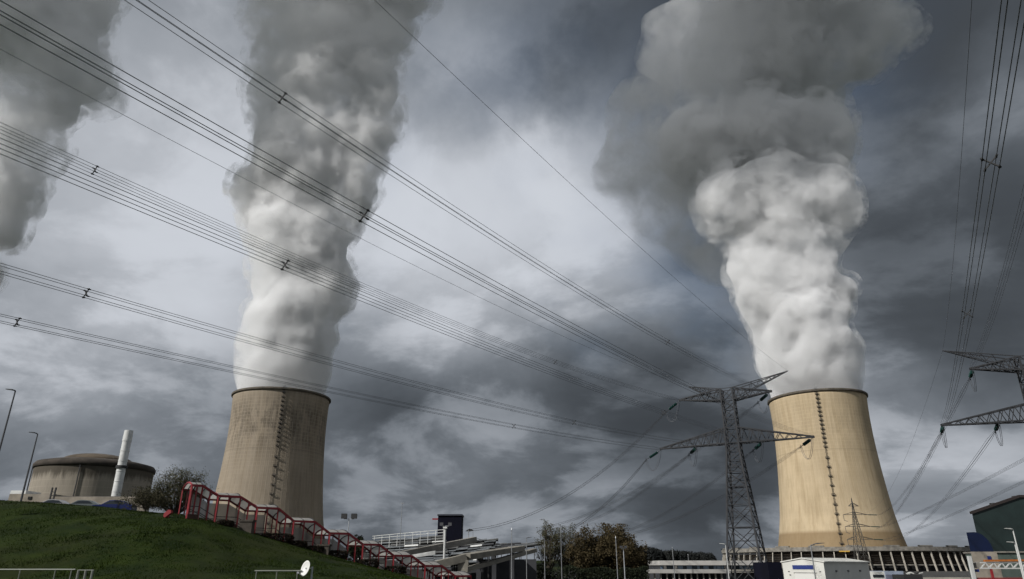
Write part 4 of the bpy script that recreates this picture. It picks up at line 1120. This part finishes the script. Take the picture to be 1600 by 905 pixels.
q = MB().extr([(xa, 185, z0)] + [(x, 185, z) for x, z in arc] + [(xa, 185, z1 - .1)], (9 * xa / 185 + .3, 9, 0)).build('quarter_round', mat('deep blue cladding', (.003, .009, .040), .45, var=.15, scale=.3), bl); q.matrix_parent_inverse = T
q = MB().extr([(xa - .1, 184.8, GZ), (xb_ + .6, 184.8, GZ), (xb_ + .6, 184.8, z0 - .02), (xa - .1, 184.8, z0 - .02)], (9 * xa / 185 + .3, 9, 0)).build('base', M_beige, bl); q.matrix_parent_inverse = T
pxbox('window', 1543, 1548, 869, 874.5, 184.6, .3, M_sign, bl)
# pipe gantry
ga = thing('pipe_gantry', 'orange topped white truss gantry on a white post at the right edge', 'gantry', (xat(1560, 118, 5), 118, GZ))
T = Matrix.Translation(ga.location).inverted(); YG = 118
def gb(mb, name, m): q = mb.build(name, m, ga); q.matrix_parent_inverse = T
M_orange = mat('orange beam', (.42, .13, .025), .5, var=.15)
gb(MB().bar(W(1538, 876.2, YG), W(1680, 874.8, YG), .5, .28), 'top_beam', M_orange)
mb = MB(); mb.bar(W(1531, 888, YG), W(1680, 888.5, YG), .25, .18); mb.bar(W(1531, 879.3, YG), W(1680, 878.4, YG), .2, .15)
for k in range(11):
    l = 1533 + k * 12.8; mb.bar(W(l, 887.5, YG), W(l + 6.4, 879.5, YG), .16); mb.bar(W(l + 6.4, 879.5, YG), W(l + 12.8, 887.5, YG), .16)
gb(mb, 'truss', M_wpost)
gb(MB().extr([W(1522, 880, YG), W(1531, 878, YG), W(1534, 888, YG), W(1524, 887, YG)], (0, 1.2, 0)), 'end_box', M_conc_d)
x = xat(1521, YG - .5, 5); gb(MB().box((x - .3, YG - .6, GZ - .2), (x + .2, YG - .2, zat(869, YG))), 'post', M_wpost)
x = xat(1552.5, YG, 4); gb(MB().box((x - .14, YG - .1, GZ - .2), (x + .14, YG + .18, zat(888.6, YG))), 'red_post', m_r2)
x = xat(1640, YG, 4); gb(MB().box((x - .14, YG - .1, GZ - .2), (x + .14, YG + .18, zat(888.6, YG))), 'red_post', m_r2)
gb(MB().bar(W(1526, 903.8, YG), W(1610, 903.8, YG), .4, .2), 'lower_beam', m_r2)
gb(MB().box(tuple(W(1524, 894, YG)), tuple(W(1529.5, 889.5, YG) + Vector((0, .5, 0)))), 'blue_box', M_sign)
# ------------------------------------------------------------------ pylons
M_lat = mat('pylon steel', (0.022, 0.023, 0.026), .75, 0.0, var=.25, scale=.5)
M_ins = mat('green glass insulators', (0.010, 0.040, 0.034), .25)
M_wire = mat('conductor aluminium', (0.11, 0.115, 0.125), .5, .6)
M_wire_d = mat('weathered conductor', (0.05, 0.052, 0.057), .6, .5)
M_wire_t = mat('earth wire', (0.13, 0.13, 0.14), .5, .6)
M_spacer = mat('spacer', (0.02, 0.02, 0.02), .7)
LV = [0, 6.0, 10.6, 14.6, 17.9, 20.6, 22.8, 24.6, 26.1]      # heights above the foot
UP = [26.1, 29.0, 30.9, 32.8, 34.7, 36.8]
def hw(z): return 1.22 + max(0, (24.6 - z)) * .085 if z < 24.6 else 1.22 - (z - 24.6) * .008
def corner(z, i): w = hw(z); return Vector((w * (1, 1, -1, -1)[i], w * (1, -1, -1, 1)[i], z))
def lattice_body():
    mb = MB()
    levels = LV + UP[1:]
    for i in range(4):
        for a, b in zip(levels, levels[1:]): mb.bar(corner(a, i), corner(b, i), .30 if a < 26 else .24)
        j = (i + 1) % 4
        for a, b in zip(levels, levels[1:]):
            w = .13 if a < 18 else .11
            mb.bar(corner(a, i), corner(b, j), w); mb.bar(corner(a, j), corner(b, i), w)
            mb.bar(corner(b, i), corner(b, j), w)
            if a < 22:                     # redundant members
                m_ = corner(a, i).lerp(corner(b, j), .5) + (corner(a, j).lerp(corner(b, i), .5) - corner(a, i).lerp(corner(b, j), .5)) * .5
                for q, s in ((i, .25), (i, .75), (j, .25), (j, .75)):
                    p = corner(a + (b - a) * s, q)
                    o = j if q == i else i
                    tgt = (corner(a, q) if s < .5 else corner(b, q)).lerp(m_, .5)
                    mb.bar(p, tgt, .08)
                mb.bar(corner((a + b) / 2, i), m_, .08); mb.bar(corner((a + b) / 2, j), m_, .08)
    for z in (10.6, 17.9, 26.1):
        mb.bar(corner(z, 0), corner(z, 2), .1); mb.bar(corner(z, 1), corner(z, 3), .1)
    for i in range(4):
        c = corner(0, i); mb.box((c.x - .5, c.y - .5, -1.2), (c.x + .5, c.y + .5, .15))
    return mb
def truss_arm(L, z_tip, z_bot, z_top, n, top_tip=None, x_in=None, w0=.20, wb=.11):
    # two bottom and two top chords running together at the tip, braced on all sides
    s = 1 if L > 0 else -1; mb = MB(); wi = hw(z_bot); x0 = s * wi if x_in is None else x_in
    tip = lambda k: Vector((L, k * .12, z_tip))
    B = {k: Vector((x0, k * wi, z_bot)) for k in (-1, 1)}; T_ = {k: Vector((x0, k * wi, z_top)) for k in (-1, 1)}
    for k in (-1, 1):
        mb.bar(B[k], tip(k), w0); mb.bar(T_[k], tip(k) + Vector((0, 0, .15)), w0)
    P = lambda Q, k, f: Q[k].lerp(tip(k), f)
    for i in range(n):
        f0, f1 = i / n, (i + 1) / n * .985
        for k in (-1, 1):
            mb.bar(P(B, k, f0), P(T_, k, (f0 + f1) / 2), wb); mb.bar(P(T_, k, (f0 + f1) / 2), P(B, k, f1), wb)
        mb.bar(P(B, -1, f0), P(B, 1, f1), wb); mb.bar(P(B, 1, f0), P(B, -1, f1), wb)
        mb.bar(P(B, -1, f0), P(B, 1, f0), wb); mb.bar(P(T_, -1, f0), P(T_, 1, f1), wb * .9)
    mb.box((L - .2, -.22, z_tip - .15), (L + .2, .22, z_tip + .25))
    return mb
def pylon(label, x, y, rz, ins):
    t = thing('lattice_pylon', label, 'pylon', (x, y, GZ), R(rz), 'lattice pylons carrying bundled lines')
    body = lattice_body(); body.build('tower_body', M_lat, t)
    for nm, args in (('lower_arm', (14.5, 26.1, 26.1, 29.0, 8)), ('lower_arm', (-14.5, 26.1, 26.1, 29.0, 8)), ('upper_arm', (8.2, 35.4, 34.5, 36.8, 5)), ('upper_arm', (-9.6, 35.6, 34.5, 36.8, 5))):
        truss_arm(*args).build(nm, M_lat, t)
    for s, L, z in ((1, 11.8, 41.0), (-1, 7.6, 40.2)):
        x0 = s * 4.2; wi = .55; mb = MB(); tip = Vector((s * L, 0, z - GZ))
        for k in (-1, 1):
            tp = Vector((s * hw(36.8), k * hw(36.8), 36.8)); bp = Vector((x0, k * wi, 36.0))
            mb.bar(tp, tip, .14); mb.bar(bp, tip, .14); mb.bar(Vector((s * hw(35), k * hw(35), 34.6)), bp, .12)
            for i in range(5):
                f = i / 5; f1 = (i + .6) / 5
                mb.bar(bp.lerp(tip, f), tp.lerp(tip, .25 + f1 * .75), .08); mb.bar(tp.lerp(tip, .25 + f1 * .75), bp.lerp(tip, min(1, f + .2)), .08)
        mb.bar(Vector((x0, -wi, 36)), Vector((x0, wi, 36)), .12)
        mb.build('earth_wire_horn', M_lat, t)
    # strain insulators and jumper loops
    Minv = Matrix.Rotation(-R(rz), 4, 'Z')
    ends = []
    for (ax, az_, tgt, back) in ins:
        w = Vector((x + math.cos(R(rz)) * ax, y + math.sin(R(rz)) * ax, az_))
        d_ = (Vector(tgt) - w).normalized(); d_.z -= .16; d_.normalize()
        loc = lambda p: Minv @ (Vector(p) - Vector((x, y, GZ)))
        a, b = w + d_ * 1.0, w + d_ * 3.0
        mb = MB()
        pts, rad = [], []
        nD = 14
        for k in range(nD * 2 + 1):
            pts.append(loc(a.lerp(b, k / (nD * 2)))); rad.append(.32 if k % 2 else .20)
        q = MB().tube(pts, rad, 10).build('insulator', M_ins, t)
        e = w + d_ * 3.9
        MB().tube([loc(w), loc(a)], .05, 5).tube([loc(b), loc(e)], .06, 5).bar(loc(e - Vector((0, 0, .35))), loc(e + Vector((0, 0, .35))), .1).build('link', M_lat, q)
        bk = w + Vector((math.cos(back), math.sin(back), 0)) * .8
        lp = [e.lerp(bk, f) - Vector((0, 0, 3.1 * math.sin(math.pi * f) ** .7 if 0 < f < 1 else 0)) for f in np.linspace(0, 1, 15)]
        mb = MB()
        for o_ in (-.18, .18): mb.tube([loc(p + Vector((o_, o_ * .5, 0))) for p in lp], .035, 5)
        mb.build('jumper_loop', M_wire, t)
        ends.append(e)
    return t, ends

MP = (43.0, 136.3); MA = -29.0; RPC = (86.7, 113.5); RA = 163.0
def at_arm(P, A_, L, z): return Vector((P[0] + math.cos(R(A_)) * L, P[1] + math.sin(R(A_)) * L, z))
BK = R(-122)
FE = {'u_r': W(850, 824, 235), 'u_l': W(730, 829, 165), 'lo_l': W(741, 841, 160), 'li_l': W(852, 826, 240), 'li_r': W(905, 845, 235), 'lo_r': W(925, 842, 240)}
MI = {'u_r': (8.0, 37.3), 'u_l': (-9.6, 37.6), 'lo_l': (-14.3, 28.0), 'li_l': (-7.0, 28.0), 'li_r': (5.6, 28.0), 'lo_r': (14.4, 28.0)}
keys = list(MI)
main_pylon, me_ = pylon('dark lattice pylon with two cross arms standing in front of the office building', *MP, MA, [(*MI[k], FE[k], BK) for k in keys])
MEND = dict(zip(keys, me_))
M_lat_f = mat('weathered pylon steel', (0.085, 0.08, 0.07), .7, .2)
# small distant pylon before the sand coloured tower
YF = 450; xf = xat(1340, YF, 24); ztop = zat(778, YF) - GZ
fp = thing('small_pylon', 'small distant lattice pylon in front of the sand coloured cooling tower', 'pylon', (xf, YF, GZ))
mb = MB(); fl = [0, 7, 13, 18, 22, 25.5, 28.5, 31, 33, 35]; fw = lambda z: .55 + max(0, 35 - z) * .095
cn = lambda z, i: Vector((fw(z) * (1, 1, -1, -1)[i], fw(z) * (1, -1, -1, 1)[i], z))
for i in range(4):
    for a, b in zip(fl, fl[1:]):
        j = (i + 1) % 4
        mb.bar(cn(a, i), cn(b, i), .26); mb.bar(cn(a, i), cn(b, j), .13); mb.bar(cn(a, j), cn(b, i), .13); mb.bar(cn(b, i), cn(b, j), .13)
    mb.bar(cn(35, i), (0, 0, ztop), .26)
mb.build('tower_body', M_lat_f, fp)
FAR = []
for py, l, r in ((791, 6, 8), (804.5, 15, 19), (823, 15, 20), (843, 15, 21)):
    z = zat(py, YF) - GZ; k = .46; mb = MB(); w = fw(min(z, 34))
    for s, L in ((-1, l * k), (1, r * k)):
        tip = Vector((s * L, 0, z))
        for q in (-1, 1): mb.bar((s * w * .9, q * w, z + .1), tip, .24); mb.bar((s * w * .9, q * w, z + 1.6), tip, .24)
        mb.bar((s * (w + L) / 2, 0, z), (s * (w + L) / 2, 0, z + .9), .18)
    mb.build('cross_arm', M_lat_f, fp)
    if l > 10:
        e = Vector((r * k, 0, z)); e2 = e + Vector((4.5, -1.5, -.2))
        MB().tube([e, e2], .26, 8).build('insulator', M_ins, fp)
        FAR.append(Vector((xf, YF, GZ)) + e2)
        e = Vector((-l * k, 0, z)); MB().tube([e, e + Vector((.2, 0, -3.2)), e + Vector((2, -.6, -4))], .16, 6).build('jumper_loop', M_wire, fp)
    else: FAR.append(Vector((xf, YF, GZ + z)))
RI = [(8.0, 37.3, FAR[1], R(-120)), (14.4, 28.0, FAR[2], R(-120)), (6.2, 28.0, FAR[3], R(-120)), (-14.4, 28.0, FAR[3] + Vector((8, 20, 0)), R(-120)), (-7, 28.0, FAR[2] + Vector((8, 20, 0)), R(-120)), (-9.6, 37.6, FAR[1] + Vector((8, 20, 0)), R(-120))]
rp_, re_ = pylon('dark lattice pylon of which only the left arms reach in at the right edge', *RPC, RA, RI)

# ------------------------------------------------------------------ conductors
def near_curve(P0, phi, a, b, t1=250, n=70):
    T_ = np.linspace(0, 1, n) ** 1.15 * t1
    return [Vector((P0.x + q * math.cos(phi), P0.y + q * math.sin(phi), P0.z + a * q + b * q * q)) for q in T_], T_
def span_curve(P0, P1, sag, n=50):
    return [P0.lerp(P1, f) - Vector((0, 0, 4 * sag * f * (1 - f))) for f in np.linspace(0, 1, n)]
GW = 'overhead line bundles'
def bundle(label, pts, spacers=(), half=.22, rad=.017, m=None):
    t = thing('conductor_bundle', label, 'power line', pts[0], 0, GW)
    o = Vector(pts[0]); dr = (pts[-1] - pts[0]); side = Vector((-dr.y, dr.x, 0)).normalized()
    L = [0.0]
    for a, b in zip(pts, pts[1:]): L.append(L[-1] + (b - a).length)
    for i, k in ((-1, -1), (1, -1), (1, 1), (-1, 1)):
        P_ = [p - o + (side * i + Vector((0, 0, k))) * half * (min(1, .35 + l / 6) if True else 1) for p, l in zip(pts, L)]
        MB().tube(P_, rad, 5).build('conductor', m or M_wire, t)
    for s in spacers:
        j = min(range(len(L)), key=lambda q: abs(L[q] - s)); c = pts[j] - o; h = half + .05
        mb = MB()
        for i, k in ((1, 1), (1, -1)): mb.bar(c - (side * i + Vector((0, 0, k))) * h, c + (side * i + Vector((0, 0, k))) * h, .055, .04)
        for i, k in ((-1, -1), (1, -1), (1, 1), (-1, 1)):
            p = c + (side * i + Vector((0, 0, k))) * half; mb.bar(p - dr.normalized() * .12, p + dr.normalized() * .09, .06)
        mb.build('spacer', M_spacer, t)
    return t
def wire(label, pts, rad=.016):
    o = Vector(pts[0]); ob = MB().tube([p - o for p in pts], rad, 5).build('earth_wire', M_wire_t); ob.location = o
    return tag(ob, label, 'power line', 'thin earth wires')
def px_of(p):
    dd = p.y * cs + (p.z - CZ) * sn
    return (800 + FPX * p.x / dd, 452.5 - FPX * (-p.y * sn + (p.z - CZ) * cs) / dd) if dd > 1 else (9e9, 9e9)
def dist_at(pts, px, py):                  # length along a line at which it passes a picture point
    l = 0; best = (1e9, 0)
    for a, b in zip(pts, pts[1:]):
        for f in np.linspace(0, 1, 12):
            q = px_of(a.lerp(b, f)); e = math.hypot(q[0] - px, q[1] - py)
            if e < best[0]: best = (e, l + (b - a).length * f)
        l += (b - a).length
    return best[1]
NEAR = [('lo_r', 14.6, 28.2, -.104, .00038, (593, 350), 'line bundle crossing from the upper left corner with a spacer over the dark streaked plume'),
        ('u_r', 7.8, 37.3, -.113, .00046, (463, 168), 'uppermost line bundle, cut by the top edge left of the middle plume'),
        ('u_l', -9.8, 37.7, -.113, .00047, (187, 285), 'line bundle ending at the left tip of the upper cross arm'),
        ('li_r', 5.3, 28.0, -.086, .0003, (405, 398), 'line bundle with a spacer in the middle of the grey plume, just under another bundle'),
        ('li_l', -7.2, 28.7, -.105, .00037, (172, 467), 'line bundle second from below on the left, running to the lower cross arm'),
        ('lo_l', -14.5, 28.1, -.09, .00024, (48, 506), 'lowest line bundle on the left, passing just above the rim of the dark tower')]
for k, L, z, a, b, sp, lab in NEAR:
    P0 = at_arm(MP, MA, L, z); c, T_ = near_curve(P0, BK, a, b)
    s0 = dist_at(c, *sp)
    bundle(lab, c, [s for s in (s0 - 62, s0, s0 + 55) if 8 < s < 245])
for L, z, a, b, lab in ((-7.3, 40.1, -.101, .00044, 'thin earth wire running from the left edge to the left horn of the main pylon'), (11.8, 41.0, -.073, .00036, 'thin earth wire dropping from the top edge to the right horn of the main pylon')):
    wire(lab, near_curve(at_arm(MP, MA, L, z), BK, a, b)[0])
FARL = {'u_r': (4, 'line bundle from the upper right arm of the main pylon to the pale trees'), 'u_l': (5, 'leftmost falling line bundle, from the upper left arm down to the roof device'),
        'lo_l': (7, 'line bundle from the lower left arm tip past the pale trees to the roofs'), 'li_l': (4, 'line bundle falling from the inner left of the lower arm to the pale trees'),
        'li_r': (4, 'upper of two line bundles falling behind the pylon body to the brown trees'), 'lo_r': (4, 'lower of two line bundles falling behind the pylon body to the brown trees')}
for k, (sag, lab) in FARL.items(): bundle(lab, span_curve(MEND[k], FE[k], sag), (), .2, .022, M_wire_d)
RB = R(-120)
for L, z, a, b, sp, lab in ((14.5, 28.1, -.114, .00034, (1548, 255), 'steep line bundle with a rusty spacer near the right edge'), (8.3, 37.4, -.125, .0006, None, 'steep line bundle cut by the right edge, meeting the upper arm of the right pylon')):
    c, T_ = near_curve(at_arm(RPC, RA, L, z), RB, a, b)
    bundle(lab, c, [s for s in ((dist_at(c, *sp), dist_at(c, 1512, 500)) if sp else ())])
wire('thin steep earth wire left of the steep bundles at the right edge', near_curve(at_arm(RPC, RA, 11.8, 41), RB, -.111, .0004)[0])
def sag_for(P0, P1, ob):
    best = (1e9, 0)
    for s in np.arange(1, 40, .5):
        e = min(math.hypot(q[0] - ob[0], q[1] - ob[1]) for q in map(px_of, span_curve(P0, P1, s, 80)))
        if e < best[0]: best = (e, s)
    return best[1]
for (P0, P1, ob, lab) in ((re_[0], FAR[1], (1450, 715), 'line bundle from the upper arm of the right pylon to the small distant pylon'),
                      (re_[1], FAR[2], (1425, 765), 'line bundle from the lower arm tip of the right pylon to the small distant pylon'),
                      (re_[2], FAR[3], (1500, 750), 'line bundle from the inner lower arm, right pylon to small distant pylon'),
                      (re_[4], FAR[2] + Vector((8, 20, 0)), (1510, 765), 'line bundle entering at the right edge above the dark green hall, upper one'),
                      (re_[3], FAR[3] + Vector((8, 20, 0)), (1500, 800), 'lowest line bundle at the right edge, just above the dark green hall')):
    bundle(lab, span_curve(P0, P1, sag_for(P0, P1, ob), 60), (), .22, .025, M_wire_d)
P0 = at_arm(RPC, RA, 11.8, 41)
wire('thin earth wire from the right pylon horn down to the small distant pylon', span_curve(P0, FAR[0], sag_for(P0, FAR[0], (1420, 705)), 60), .02)
